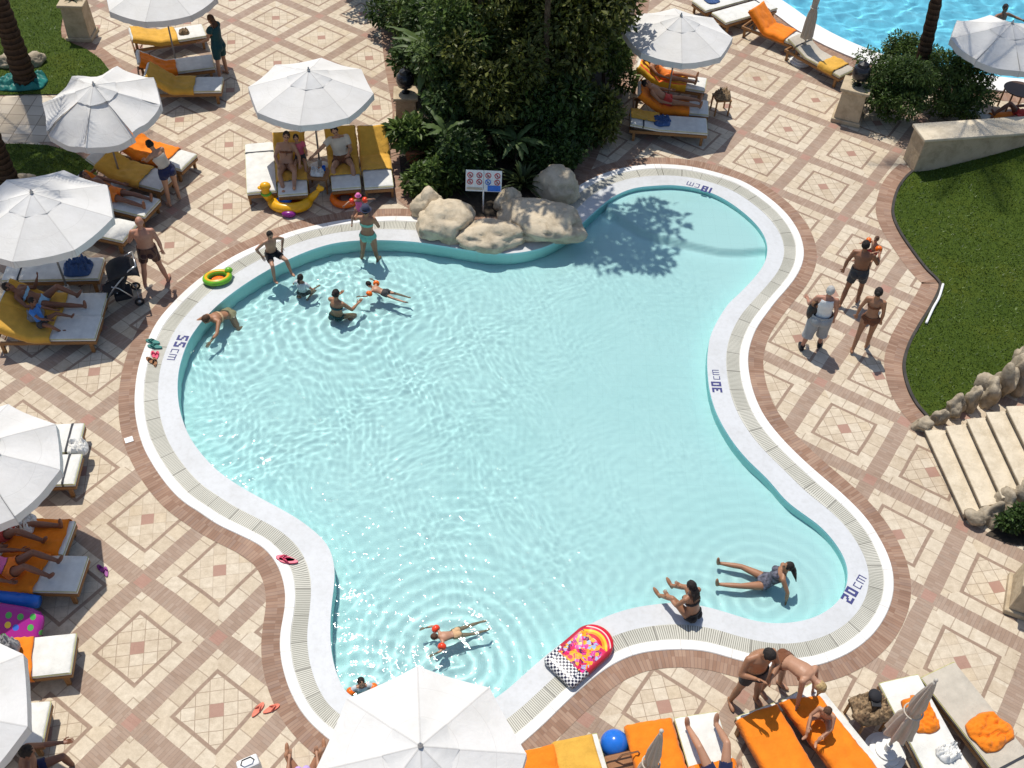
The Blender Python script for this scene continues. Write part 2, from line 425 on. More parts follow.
M = dict(
    paving=paving('paving_pattern'), brick=brickring('brick_ring'), grate=grating('drain_grating'),
    white=whitestone('white_stone'), ledge=whitestone('white_ledge', (.575, .59, .605)),
    grass=grass('lawn_grass'), soil=plain('bark_mulch_soil', (.045, .035, .025), .95, .4, 9, .5),
    wood=wood('teak_wood', (.33, .16, .055)), dwood=wood('dark_wood', (.09, .045, .025)),
    cushion=cloth('cushion_white', (.69, .68, .635)), cushbeige=cloth('cushion_beige', (.50, .45, .37)),
    cushgrey=cloth('cushion_grey', (.55, .56, .56)),
    orange=cloth('towel_orange', (.80, .215, .014)), yellow=cloth('towel_ochre', (.66, .37, .06)),
    strap=plain('strap_dark', (.03, .032, .04), .7), piping=plain('piping_yellow_green', (.50, .48, .20), .7),
    canopy=canopycloth('canopy_offwhite', (.755, .745, .725)), canopy_b=canopycloth('canopy_beige', (.60, .53, .44)),
    pole=plain('pole_grey', (.32, .30, .28), .4, .1, metal=.0), polew=plain('pole_beige', (.5, .46, .4), .5, .1),
    concrete=plain('umbrella_base_stone', (.62, .61, .58), .8, .12, 8, .2),
    sand=rockmat('sandstone_block', (.33, .255, .165), (.52, .42, .285)), rock=rockmat('boulder_rock', (.40, .32, .215), (.61, .515, .375)), riser=rockmat('stair_riser_shaded', (.22, .17, .115), (.36, .29, .205)), kerb=None,  # riser tone darkened to paint the shadow below the nosings
    rockd=rockmat('edging_rock', (.20, .16, .11), (.44, .37, .27)),
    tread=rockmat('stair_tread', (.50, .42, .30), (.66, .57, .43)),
    black=plain('black_plastic', (.012, .012, .014), .4, .2), bfab=plain('black_fabric', (.016, .016, .02), .8, .3),
    steel=plain('steel_tube', (.45, .45, .46), .3, .1, metal=.8), terracotta=plain('terracotta', (.30, .12, .06), .8, .2, 8, .2),
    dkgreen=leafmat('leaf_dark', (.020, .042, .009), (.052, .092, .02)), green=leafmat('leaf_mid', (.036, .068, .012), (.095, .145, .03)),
    olive=leafmat('leaf_olive', (.03, .046, .008), (.105, .115, .02)), banana=leafmat('leaf_banana', (.04, .07, .02), (.11, .165, .055), .3),
    palm=leafmat('leaf_palm', (.03, .045, .015), (.09, .12, .04)), bushg=leafmat('leaf_oleander', (.035, .068, .012), (.085, .135, .028)),
    bark=bark('bark_brown', (.035, .025, .017), (.13, .095, .065)), palmbark=bark('bark_palm', (.022, .014, .009), (.10, .062, .04), 7.),
    teal=plain('teal_tarp', (.012, .16, .14), .5, .3, 3), pinkp=plain('pink_plastic', (.62, .06, .13), .35, .15),
    navy=plain('navy_paint', (.035, .04, .17), .6, .1),
    purple=plain('purple_vinyl', (.22, .02, .20), .25, .2), bluev=plain('blue_vinyl', (.02, .16, .62), .2, .12),
    yellv=plain('yellow_vinyl', (.80, .40, .012), .25, .12), greenv=plain('green_vinyl', (.16, .46, .03), .25, .15),
    redv=plain('red_vinyl', (.80, .06, .02), .25, .12), orangev=plain('orange_vinyl', (.88, .16, .01), .25, .12),
    coral=plain('coral_rubber', (.72, .20, .13), .8, .15), whitep=plain('white_plastic', (.80, .80, .78), .35, .05), paper=plain('paper_white', (.74, .74, .72), .7, .08),
    brownbag=cloth('bag_brown_stripe', (.30, .15, .075), .85, ((.045, .025, .018), 9., .25)),
    bagmulti=plain('bag_print', (.22, .15, .085), .8, .75, 22), denim=cloth('denim_blue', (.05, .10, .24)),
    whitecl=cloth('cloth_white', (.74, .73, .70)), greycl=cloth('cloth_grey', (.30, .30, .31)),
)
M['kerb'] = kerbstone('kerb_stone')
# ------------------------------------------------------------------ light
SUN = Vector((-.47*math.cos(rad(67)), .88*math.cos(rad(67)), math.sin(rad(67)))).normalized()
w = bpy.data.worlds.new('World'); SC.world = w; w.use_nodes = True
nt = w.node_tree; bg = nt.nodes['Background']
sky = nt.nodes.new('ShaderNodeTexSky'); sky.sky_type = 'NISHITA'; sky.sun_disc = False
sky.sun_elevation = math.asin(SUN.z); sky.sun_rotation = math.atan2(SUN.x, SUN.y)
nt.links.new(sky.outputs[0], bg.inputs[0]); bg.inputs[1].default_value = .11
sd = bpy.data.lights.new('sun', 'SUN'); sd.energy = 3.75; sd.angle = rad(.53); sd.color = (1, .945, .85)
sd.cycles.is_caustics_light = True
so = bpy.data.objects.new('sun', sd); COL.objects.link(so); so.rotation_euler = SUN.to_track_quat('Z', 'Y').to_euler()
so.location = (0, 10, 30)
SC.view_settings.view_transform = 'Standard'; SC.view_settings.look = 'None'
SC.view_settings.exposure = .14; SC.view_settings.gamma = 1; SC.view_settings.use_curve_mapping = False
SC.cycles.use_denoising = True; SC.cycles.max_bounces = 8; SC.cycles.transparent_max_bounces = 24
SC.cycles.caustics_reflective = False; SC.cycles.caustics_refractive = True
SC.cycles.sample_clamp_indirect = 6
# ------------------------------------------------------------------ pool outlines (measured on the photograph, unprojected to the ground)
RIM = [(660,164.4),(689,166.6),(718.6,173.4),(744,182.2),(767.4,196.9),(787,214.5),(799.6,234),(804,253.5),(799.6,271),(789,286.7),(777,300.4),
 (767.8,312.5),(756,329.7),(749,350),(748.3,367),(753,391),(764,416),(781.6,438.5),(803,460),(824.5,479),(841.6,493.5),(865,516.9),(880.6,540.3),(891,563.8),
 (894,586),(889.5,608),(875.6,632),(855,650),(833,661),(810,667.5),(775,668.5),(733.8,659.6),(712.3,653),(688.8,650),(659.5,650.8),(636,654.7),
 (616.3,663),(596.7,676),(568,701),(546,722.8),(525,741.5),(495,765),(450,779),(400,775),(360,760),(326,737.7),(304.5,717),(291.8,695.7),(284,674),(280,653),(280,634),(284,613.7),
 (285.5,595),(282,577),(275.2,561.6),(262,547),(239,535.2),(215.6,524),(200,513),(184,503),(169.8,489),(155.2,469),(142.5,445.5),(136,420),(134.6,400),(136.6,377),(142,355),(155.2,325),(170.8,305.5),
 (188.4,288),(209.8,271.3),(237,254.7),(264.5,242.5),(290,232.2),(320,224.6),(350,219.5),(389,216.6),(420,217.5),(455,222),(490,226),(525,224),(552,210),(575,188.6),(598,176),(621.6,168.5),(645,165)]
WAT = [(656.7,186),(676,185.7),(699.7,189.4),(720,197.2),(738,208.6),(753.8,222.3),(764,236),(767.4,250),(763.5,265.2),(751.8,280.9),(736,297),(728.8,303.5),(717.8,320.3),(710,337.5),(707.2,357.8),
 (707.6,374),(710,393),(717,415),(730.8,439.4),(746.4,459),(768,480),(785,500),(798.6,511),(820,526.6),(835.7,544.2),(845.5,561.8),(847.8,577),(844,592.5),(831.8,607.5),(812,618.5),
 (790,623),(770,623.5),(749.4,619.8),(724,612),(706,607),(688,604),(671,603),(655,604.8),(636,607.6),(612.3,614.4),(587,626),(562,643),(538,662.3),(518.6,679.8),(499,696),(475,709),(440,714),(400,711),(368,703),
 (348.4,695),(339.6,681),(333.8,664),(330.8,645),(330.4,623.4),(332,602),(334.6,581),(333.8,563),(328,546),(315,532),(293.8,516.6),(266.4,501.5),(239,486),(213.8,467.5),(192.3,441.6),(182,418),(178,396.6),(178.6,373),
 (184.5,351),(192.3,334.8),(207.9,315),(229.4,295.7),(256.7,277),(288,260),(319,247.6),(345,242),(378,240.5),(417,242.5),(458,248.8),(489,253.3),(517,253.3),(545.7,247),(570.8,233.5),(592.3,214),(611.8,198),(633,188.8)]
rim = smooth_closed(catmull([G2(p) for p in RIM], 520), 4)
wat = smooth_closed(catmull([G2(p) for p in WAT], 520), 3)
def nearest(A, B):
    B2 = np.vstack([B, B[:1]]); out = []
    for p in A:
        a = B2[:-1]; d = B2[1:]-a; t = np.clip(((p-a)*d).sum(1)/(d*d).sum(1), 0, 1); q = a+d*t[:, None]
        out.append(q[np.argmin(((q-p)**2).sum(1))])
    return np.array(out)
near = nearest(rim, wat)
near = smooth_closed(near, 2)
ar = np.sum(rim[:, 0]*np.roll(rim[:, 1], -1)-np.roll(rim[:, 0], -1)*rim[:, 1])
OUT = 1 if ar < 0 else -1             # sign of the outward normal
r1 = rim + (near-rim)*.215            # inner edge of the raised white rim
r2 = rim + (near-rim)*.54             # inner edge of the drain grating
border = smooth_closed(offset_curve(rim, OUT*.30), 8)
Z_RIM, Z_LEDGE, Z_WATER = .024, .012, -.045
def col_strip(A, B, zA, zB, name, mat, kind='structure'):
    o = strip(A, B, zA, zB, name, mat); o['kind'] = kind; return o
# raised white kerb: outer riser, top, inner riser as one closed profile
def kerb(A, B, z0, zt, z1, name, mat):
    n = len(A); e = .012; ab = (B-A)/np.hypot(*(B-A).T)[:, None]
    rows = [(A, z0), (A, zt-e), (A+ab*e, zt), (B-ab*e, zt), (B, zt-e), (B, z1)]
    vs = [(p[0], p[1], z) for R, z in rows for p in R]; fs = []
    for k in range(len(rows)-1):
        for i in range(n):
            q = (k*n+i, k*n+(i+1) % n, (k+1)*n+(i+1) % n, (k+1)*n+i); fs.append(q if OUT > 0 else q[::-1])
    o = MB().add(vs, fs).build(name, mat, smooth=False)
    L = np.r_[0, np.cumsum(np.hypot(*np.diff(np.vstack([A, A[:1]]), axis=0).T))]; uv = o.data.uv_layers.new(name='UVMap')
    for pl in o.data.polygons:
        ids = [o.data.loops[l].vertex_index % n for l in pl.loop_indices]; wrap = (n-1) in ids and 0 in ids
        for l, i in zip(pl.loop_indices, ids): uv.data[l].uv = (L[-1] if wrap and i == 0 else L[i], 0)
    return struct(o)
kerb(rim, r1, -.02, Z_RIM, 0, 'pool_kerb', M['kerb'])
col_strip(r1, r2, .014, .014, 'drain_grating_strip', M['grate'])
# ledge: from the grating down to the water edge, using the true water line inside
struct(face_fill([r2, wat], Z_LEDGE, 'pool_ledge', M['ledge']))
col_strip(border, rim, .006, .006, 'brick_border', M['brick'])
# basin wall with a rounded lip
def basin(curve, ztop, zbot, name, mat):
    n = len(curve); vs = [(p[0], p[1], ztop) for p in curve]+[(p[0], p[1], zbot) for p in curve]
    fs = [(i, (i+1) % n, n+(i+1) % n, n+i) for i in range(n)]
    if OUT < 0: fs = [f[::-1] for f in fs]
    return struct(MB().add(vs, fs).build(name, mat, smooth=True))
def poolmat(name, col, var=.05):
    t = NT(name); co = t.coord('Object')
    c = t.mixc(.7, col, t.ramp(t.noise(.45, 5, co), [(.3, (1-var*2, 1-var, 1-var)), (.6, (1, 1, 1))]), 'MULTIPLY')
    x, y, z = t.sep(co)
    g = (((x*3.3).fract()-.5).abs() > .485).max(((y*3.3).fract()-.5).abs() > .485)
    c = t.mixc(g*.12, c, (.4, .55, .55))
    t.bsdf(c, .6); return t.m
M['basin'] = poolmat('pool_floor', (.86, .97, .975)); M['basinwall'] = poolmat('pool_wall', (.44, .84, .83))
M['bigbasin'] = poolmat('big_pool_floor', (.36, .78, .95))
receiver = lambda o: setattr(o.cycles, 'is_caustics_receiver', True) or o
receiver(basin(wat, Z_LEDGE, -.75, 'pool_wall_face', M['basinwall']))
# floor with the depths painted on the ledge
DEP = [((200,320),.55),((190,400),.55),((300,300),.55),((420,500),.5),((360,640),.5),((440,660),.48),((500,262),.52),((600,240),.42),((620,420),.40),((715,380),.30),((560,560),.38),((780,560),.24),((835,590),.2),((690,300),.34),((660,590),.3)]
dp = np.array([G2(p)[:2] for p, _ in DEP]); dz = np.array([d for _, d in DEP])
shelf = np.array([G2(p)[:2] for p in ((606,205),(618,212),(641,226),(657,232),(690,240),(720,246.5),(745,247.5),(800,243),(800,150),(600,150))])
def depth(x, y):
    d2 = (x[..., None]-dp[:, 0])**2+(y[..., None]-dp[:, 1])**2+.6
    wt = d2**-1.5; d = (wt*dz).sum(-1)/wt.sum(-1)
    a, b = shelf[:8-1], shelf[1:8]; best = np.full(x.shape, 9.)
    for p, q in zip(a, b):
        v = q-p; t = np.clip(((x-p[0])*v[0]+(y-p[1])*v[1])/(v@v), 0, 1); best = np.minimum(best, np.hypot(x-p[0]-t*v[0], y-p[1]-t*v[1]))
    sd = np.where(inside(shelf, x, y), best, -best); k = np.clip((sd+.05)/.10, 0, 1)
    return d*(1-k)+.15*k
x0, y0 = wat.min(0)-.2; x1, y1 = wat.max(0)+.2
wat_in = offset_curve(wat, OUT*.22); 
def grid_sheet(name, mat, step, zf, keep, smooth=True):
    xs = np.arange(x0, x1, step); ys = np.arange(y0, y1, step)
    X, Y = np.meshgrid(xs, ys); Zv = zf(X, Y); ok = inside(keep, X, Y)
    nx, ny = len(xs), len(ys); use = ok[:-1, :-1] | ok[1:, :-1] | ok[:-1, 1:] | ok[1:, 1:]
    jj, ii = np.nonzero(use)
    q = np.stack([jj*nx+ii, jj*nx+ii+1, (jj+1)*nx+ii+1, (jj+1)*nx+ii], -1)
    ids, inv = np.unique(q, return_inverse=True); vs = np.stack([X.ravel(), Y.ravel(), Zv.ravel()], -1)[ids]
    me = bpy.data.meshes.new(name); me.from_pydata(vs.tolist(), [], inv.reshape(q.shape).tolist())
    me.materials.append(mat)
    if smooth: me.polygons.foreach_set('use_smooth', [True]*len(me.polygons))
    o = bpy.data.objects.new(name, me); COL.objects.link(o); return struct(o)
receiver(grid_sheet('pool_floor', M['basin'], .06, lambda X, Y: -depth(X, Y), wat_in))
# water: real waves, with rings spreading from the bathers
RING = [(340,312,.9),(302,292,.7),(372,296,.9),(222,330,.8),(368,266,.5),(452,645,1.3),(362,690,1.0),(690,600,.8),(765,585,1.0),(280,285,.5)]
rc = np.array([[*G2(p)[:2], p[2]] for p in RING])
rng = np.random.RandomState(3)
WV = [(rng.uniform(0, 2*math.pi), L_, rng.uniform(0, 6.28)) for L_ in np.geomspace(.11, 1.1, 64)]
def waves(X, Y):
    Zv = np.zeros_like(X)
    wx = X+.12*np.sin(1.7*Y+.8)+.07*np.sin(3.1*X+2.2*Y); wy = Y+.12*np.sin(1.9*X+.3)+.07*np.sin(2.7*Y-2.5*X)
    calm = np.clip((X+4.2)/6.0, 0, 1)
    for a, L, ph in WV:
        k = 2*math.pi/L; Zv += .0023*L**.90*np.sin(k*(wx*math.cos(a)+wy*math.sin(a))+ph)
    Zv *= (1-.70*calm)*(.62+.33*np.sin(.9*X+1.1*np.sin(.7*Y))*np.sin(.8*Y-.6))
    for cx, cy, s in rc:
        r = np.hypot(X-cx, Y-cy); Zv += .0050*s*np.sin(2*math.pi*(r/.24-.12*r*r*.25)+.8*np.sin(3*np.arctan2(Y-cy, X-cx)+cx))*np.exp(-r/(.75*s+.35))*np.clip(r/.2, 0, 1)
    return Zv
M['water'] = water('pool_water', (.80, .98, .975))
caster = lambda o: setattr(o.cycles, 'is_caustics_caster', True) or o
caster(grid_sheet('pool_water', M['water'], .026, lambda X, Y: Z_WATER+waves(X, Y), offset_curve(wat, OUT*.04)))
# ------------------------------------------------------------------ second, larger pool at the back
BIGE = [(640,-62),(700,-40),(745,-19),(779,0),(797,12),(815,25),(841,39),(871,51.6),(900,61),(930,68),(968,74.5),(1024,80.5),(1090,84),(1180,85)]
bige = catmull([G2(p) for p in BIGE], 60, closed=False)
far = np.array([[bige[-1][0]+18, bige[-1][1]+4], [22, 70], [-2, 70], [bige[0][0]-2, bige[0][1]+14]])
big = np.vstack([bige, far])
bign = np.c_[-np.gradient(bige[:, 1]), np.gradient(bige[:, 0])]; bign /= np.hypot(*bign.T)[:, None]
if (bige+bign*.5)[30, 1] > bige[30, 1]: bign = -bign
bco = bige+bign*.75
def flatpoly(p, z, name, mat): return struct(face_fill([p], z, name, mat))
receiver(flatpoly(big, -1.35, 'big_pool_floor', M['bigbasin']))
vs = [(p[0], p[1], .03) for p in big]+[(p[0], p[1], -1.35) for p in big]; n = len(big)
receiver(struct(MB().add(vs, [(i, (i+1) % n, n+(i+1) % n, n+i) for i in range(n)]).build('big_pool_wall_face', M['bigbasin'])))
M['water2'] = water('big_pool_water', (.72, .96, 1.0))
WV2 = [(rng.uniform(0, 2*math.pi), L_, rng.uniform(0, 6.28)) for L_ in np.geomspace(.22, 1.5, 54)]
def waves2(X, Y):
    Zv = np.zeros_like(X); wx = X+.2*np.sin(1.1*Y); wy = Y+.2*np.sin(1.3*X+1)
    for a, L, ph in WV2:
        k = 2*math.pi/L; Zv += .0030*L**1.05*np.sin(k*(wx*math.cos(a)+wy*math.sin(a))+ph)
    return Zv
x0, y0 = bige.min(0)-[0, .5]; x1, y1 = x0+24, bige.max(0)[1]+10
caster(grid_sheet('big_pool_water', M['water2'], .085, lambda X, Y: -.06+waves2(X, Y), offset_curve(big, 0)))
kerbB = [bco, bige]
o = MB()
for (A, za), (B, zb) in (((bco, 0), (bco, .05)), ((bco, .05), (bige, .05)), ((bige, .05), (bige, -.2))):
    n = len(A); o.add([(p[0], p[1], za) for p in A]+[(p[0], p[1], zb) for p in B], [(i, i+1, n+i+1, n+i) for i in range(n-1)])
struct(o.build('big_pool_kerb', M['white']))
bb = bco+bign*.45
struct(strip(bb, bco, .006, .006, 'big_pool_brick_border', M['brick'], closed=False))
# ------------------------------------------------------------------ plaza sheet with both pools cut out of it
B = 160
struct(face_fill([[(-B, -40), (B, -40), (B, 2*B), (-B, 2*B)], rim + (r1-rim)*.3, np.vstack([bige+bign*.3, far])], 0.0, 'plaza_paving', M['paving']))
struct(MB().box((0, 60, -2.2), (2.2*B, 2.4*B, .2)).build('subsoil', M['soil']))
# ------------------------------------------------------------------ lawns, path, beds
def ring_along(pts_px, width, name, closed=False, side=1, n=120):
    c = catmull([G2(p) for p in pts_px], n, closed=closed)
    nn = np.c_[-np.gradient(c[:, 1]), np.gradient(c[:, 0])]; nn /= np.hypot(*nn.T)[:, None]
    return c, c+nn*width*side
LAWN_R = [(913,170),(904,178),(896,190),(891.5,206),(892,218),(899,233.7),(911.9,253),(925,270),(936,281),(938,288),(929,306.7),(917,326),(907,345),(902,366),(906.4,388),(915,405),(926,418)]
c, d = ring_along(LAWN_R, .36, '', side=-1)
if d[60][0] > c[60][0]: d = 2*c-d
struct(strip(d, c, .006, .006, 'lawn_brick_border', M['brick'], closed=False))
kc, kd = ring_along(LAWN_R, .06, '', side=1)
if kd[60][0] < kc[60][0]: kd = 2*kc-kd
o = MB(); n = len(kc)
for (A, za), (Bq, zb) in (((kc, 0), (kc, .05)), ((kc, .05), (kd, .05)), ((kd, .05), (kd, .0))):
    o.add([(p[0], p[1], za) for p in A]+[(p[0], p[1], zb) for p in Bq], [(i, i+1, n+i+1, n+i) for i in range(n-1)])
struct(o.build('lawn_edging', plain('edging_dark', (.05, .045, .04), .9, .3)))
lawn_r = np.vstack([kd, [G2(p)[:2] for p in ((945,408),(985,398),(1035,386),(1110,380),(1250,300),(1250,120),(1110,120),(1010,142),(950,158))]])
def lawn_mesh(poly, name, zf, step=.22):
    poly = np.asarray(poly); a = poly.min(0); b = poly.max(0)
    from mathutils.geometry import delaunay_2d_cdt
    xs, ys = np.meshgrid(np.arange(a[0], b[0], step), np.arange(a[1], b[1], step))
    ok = inside(poly, xs, ys); pts = [Vector((x, y)) for x, y in zip(xs[ok], ys[ok])]
    bd = [Vector(p) for p in poly]; nb = len(bd)
    r = delaunay_2d_cdt(bd+pts, [(i, (i+1) % nb) for i in range(nb)], [], 1, 1e-4)
    vs = [(p.x, p.y, zf(p.x, p.y)) for p in r[0]]
    o = MB().add(vs, [f for f in r[2]]).build(name, M['grass'], smooth=True); return struct(o)
pW = G(1000,150)
def zlawn(x, y):
    f = max(0, min(1, (x-G(925,170).x)/2.6))*max(0, 1-max(0, (G(930,160).y-y))/2.2)
    return .03+.62*max(0, min(1, f))+.015*noise.noise(Vector((x*1.3, y*1.3, 0)))
lawn_mesh(lawn_r, 'lawn', zlawn)
LAWN_A = [(-60,95.5),(10,95.5),(74,94.8),(112,87.6),(117,80),(101,60),(87.5,50.4),(74,44.6),(62,38.5),(61,30),(64,8),(68,-12),(60,-40),(-60,-40)]
la = [G2(p)[:2] for p in LAWN_A]; lawn_mesh(la, 'lawn', lambda x, y: .03)
edge = catmull([G2(p) for p in LAWN_A[3:12]], 90, closed=False)
c, d = ring_along(LAWN_A[3:12], .34, '', side=1)
if d[30][0] < c[30][0]: d = 2*c-d
struct(strip(d, c, .006, .006, 'lawn_brick_border', M['brick'], closed=False))
LAWN_B = [(-60,145),(20,144.5),(48,146),(75,153),(96,168),(99,188),(84,204),(40,214),(-60,220)]
lawn_mesh([G2(p)[:2] for p in LAWN_B], 'lawn', lambda x, y: .03)
c, d = ring_along(LAWN_B[2:7], .3, '', side=1)
if d[30][0] < c[30][0]: d = 2*c-d
struct(strip(d, c, .006, .006, 'lawn_brick_border', M['brick'], closed=False))
pl = [G2(p)[:2] for p in ((-60,97.5),(60,97),(75,120),(58,142),(-60,143.5))]
def pathmat():
    t = NT('path_slabs'); x, y, _ = t.sep(t.coord('Object')); co = t.coord('Object')
    a, b = x*(1/.42), y*(1/.42); j = ((a.fract()-.5).abs() > .47).max((b.fract()-.5).abs() > .47)
    h = t.white(t.comb(a.floor(), b.floor(), 0.))
    c = t.ramp(h, [(0, (.44, .36, .26)), (1, (.60, .52, .41))]); c = t.mixc(j*.7, c, (.2, .15, .11))
    c = t.mixc(.6, c, t.ramp(t.noise(2, 5, co), [(.3, (.75, .72, .7)), (.6, (1, 1, 1))]), 'MULTIPLY')
    t.bsdf(c, .8); return t.m
flatpoly(pl, .008, 'path', pathmat())
BED = [(398,60),(404,92),(408,118),(400,150),(404,185),(424,206),(450,214),(490,217),(528,213),(550,200),(566,184),(580,160),(592,130),(604,104),(618,70),(632,25),(640,-30),(640,-110),(380,-110),(388,-40),(392,10)]
bed = catmull([G2(p) for p in BED], 200)
flatpoly(bed, .02, 'flower_bed', M['soil'])
nb = offset_curve(bed, .38)
if inside(bed, np.array([nb[0][0]]), np.array([nb[0][1]]))[0]: nb = offset_curve(bed, -.38)
nb = smooth_closed(nb, 4)
keepseg = strip(nb, bed, .0075, .0075, 'bed_brick_border', M['brick']); struct(keepseg)
# corner bed beside the steps
flatpoly([G2(p)[:2] for p in ((985,535),(1000,524),(1040,508),(1100,505),(1100,560),(1040,548),(1010,545))], .02, 'flower_bed', M['soil'])
# ------------------------------------------------------------------ parasols
def parasol_meshes(seed, R, crumple=0., mat=None):
    rs = random.Random(seed)
    h = .44; nr, na = 9, 8; vs = []; fs = []
    mb = MB()
    ph = [rs.uniform(0, 6.28) for _ in range(8)]
    def pt(k, a, t):
        A = rad(45*k+90); Bq = rad(45*(k+1)+90)
        p = Vector((math.cos(A), math.sin(A), 0)).lerp(Vector((math.cos(Bq), math.sin(Bq), 0)), a)
        sag = math.sin(math.pi*a)
        z = -h*t**1.12 - (.062+.10*crumple)*sag*t*(1-.3*t)
        if crumple: z += crumple*.09*noise.noise(Vector((p.x*t*3, p.y*t*3, seed)))*t - crumple*.10*t*t*(1 if k in (3, 4) else 0)
        z += .006*noise.noise(Vector((p.x*t*4, p.y*t*4, seed)))
        return Vector((p.x*R*t, p.y*R*t, z))
    for k in range(8):
        base = len(mb.v); v = []
        for i in range(nr+1):
            for j in range(na+1): v.append(pt(k, j/na, max(.02, i/nr)))
        for j in range(na+1):
            a = j/na; p = pt(k, a, 1.); q = p*1.0; q.z -= .15+.012*math.cos(6*math.pi*a); d = Vector((p.x, p.y, 0)).normalized(); q += d*.012
            v.append(q)
        w_ = na+1
        f = [(i*w_+j, i*w_+j+1, (i+1)*w_+j+1, (i+1)*w_+j) for i in range(nr+1) for j in range(na)]
        mb.add(v, [q[::-1] for q in f])
    cap = MB()
    Rc = R*.36
    for k in range(8):
        v = []; 
        for i in range(5):
            for j in range(5):
                t = max(.03, i/4); a = j/4; A = rad(45*k+90); Bq = rad(45*(k+1)+90)
                p = Vector((math.cos(A), math.sin(A), 0)).lerp(Vector((math.cos(Bq), math.sin(Bq), 0)), a)
                rr = Rc*t*(1-.06*math.sin(math.pi*a)*t); z = .055-(h*.40)*t**1.05-.03*math.sin(math.pi*a)*t + (crumple*.05*noise.noise(Vector((p.x*9, p.y*9, seed))))
                v.append(Vector((p.x*rr, p.y*rr, z)))
        cap.add(v, [(i*5+j, (i+1)*5+j, (i+1)*5+j+1, i*5+j+1) for i in range(4) for j in range(4)])
    return mb, cap
PGRP = 'parasols shading the loungers'
def parasol(apex, label, seed=1, R=1.42, ztop=2.62, rot=0., crumple=0., tilt=(0, 0), mats=None, base_px=None):
    p = G(apex[0], apex[1], ztop)
    r = thing('parasol', label, 'parasol', (p.x, p.y, 0), rot, PGRP)
    mb, cap = parasol_meshes(seed, R, crumple)
    T = Matrix.Rotation(tilt[0], 3, 'X') @ Matrix.Rotation(tilt[1], 3, 'Y')
    mb.v = [tuple(T @ Vector(v)) for v in mb.v]; cap.v = [tuple(T @ Vector(v)) for v in cap.v]
    c = mb.build('canopy', M['canopy'], r, smooth=True, loc=(0, 0, ztop-.03)); c.data.set_sharp_from_angle(angle=rad(20)) if hasattr(c.data, 'set_sharp_from_angle') else None
    cap.build('vent', M['canopy'], c, smooth=True)
    MB().tube([(0, 0, .05), (0, 0, ztop-.02)], .022, 10).build('pole', M['pole'], r, smooth=True)
    MB().lathe([(.012, 0), (.034, .0), (.036, .03), (.016, .05), (.02, .075), (.003, .10)], 10).build('finial', M['steel'], r, smooth=True, loc=(0, 0, ztop+.02))
    MB().lathe([(.26, 0), (.27, .05), (.20, .09), (.055, .11), (.05, .28)], 24).build('base', M['concrete'], r, smooth=False)
    rib0 = None
    for k in range(8):
        A = rad(45*k+90)
        rb = MB().tube([T @ Vector((math.cos(A)*R*t, math.sin(A)*R*t, -.44*t**1.12-.02)) for t in (.03, .35, .7, .985)], .009, 5).build('rib', M['pole'], r, loc=(0, 0, ztop-.03))
    return r
parasol((157,-24), 'white parasol at the top left edge of the picture, over three loungers beside the lawn', 1)
parasol((94,86), 'crumpled slack white parasol with a dented top beside the small lawn and path', 2, crumple=1., tilt=(.12, -.05), R=1.32)
parasol((32,194), 'smooth white parasol behind the man with the bare back at the left edge', 3, R=1.43)
parasol((308.7,71.5), 'white parasol above the row of four loungers beside the planting bed', 4, R=1.42)
parasol((681,17), 'white parasol dappled with leaf shade to the right of the big tree', 5, R=1.36)
parasol((1012,24), 'white parasol by the large pool with a frond shadow across it', 6, R=1.36, crumple=.35)
parasol((-33,446), 'creased white parasol at the left edge halfway down, over two white loungers', 7, crumple=.4, R=1.27)
parasol((-97,704), 'white parasol cut off by the lower left corner of the picture', 8, R=1.40)
parasol((420.5,747), 'large white parasol at the bottom centre seen from above, over the pool rim', 9, R=1.33, rot=.14)
def folded(base, top, label, col='canopy_b', ztop=2.5, L=1.65, spread=.20, base_mat='whitep', crank=False):
    b = G(base[0], base[1], 0); 
    r = thing('folded_parasol', label, 'parasol', b, 0, 'folded parasols')
    mb = MB(); n = 40; rows = 14; vs = []
    for i in range(rows+1):
        t = i/rows; z = ztop-L*t
        for k in range(n):
            a = 2*math.pi*k/n; fold = .5+.5*math.cos(8*a+.8*math.sin(3*t+1.3))
            rr = .018+spread*(t**.8)*(.50+.5*fold)*(1-.45*math.exp(-((t-.56)/.07)**2)) + .012*noise.noise(Vector((a*2, t*6, base[0])))
            vs.append((rr*math.cos(a), rr*math.sin(a)*.9, z+.03*math.cos(8*a)*t))
    fs = [(i*n+k, (i+1)*n+k, (i+1)*n+(k+1) % n, i*n+(k+1) % n) for i in range(rows) for k in range(n)]
    mb.add(vs, fs); c = mb.build('canopy', M[col], r, smooth=True)
    MB().torus((0, 0, ztop-L*.56), spread*.62, .012, 24, 6).build('tie', M[col], c, smooth=True)
    MB().tube([(0, 0, .06), (0, 0, ztop+.02)], .024, 10).build('pole', M['polew'], r, smooth=True)
    MB().ell((0, 0, ztop+.03), .03).build('finial', M['polew'], r, smooth=True)
    MB().lathe([(.30, 0), (.31, .045), (.24, .055), (.235, .085), (.17, .10), (.165, .13), (.05, .15), (.045, .3)], 28).build('base', M[base_mat], r)
    if crank: MB().tube([(0, 0, .9), (.05, -.06, .9), (.05, -.06, .78)], .012, 6).build('crank', M['pole'], r)
    return r
folded((800,62), (0,0), 'folded beige parasol standing on the edge of the large pool by the orange towel lounger', L=2.0, ztop=2.75, spread=.17)
t_ = G(661.5, 731, 2.45); 
folded_px = None
def px_of(p):
    d = Vector(p)-Vector((0, 0, H)); z = d.dot(_fw); return (512+FPX*d.dot(_rt)/z, 384-FPX*d.dot(_up)/z)
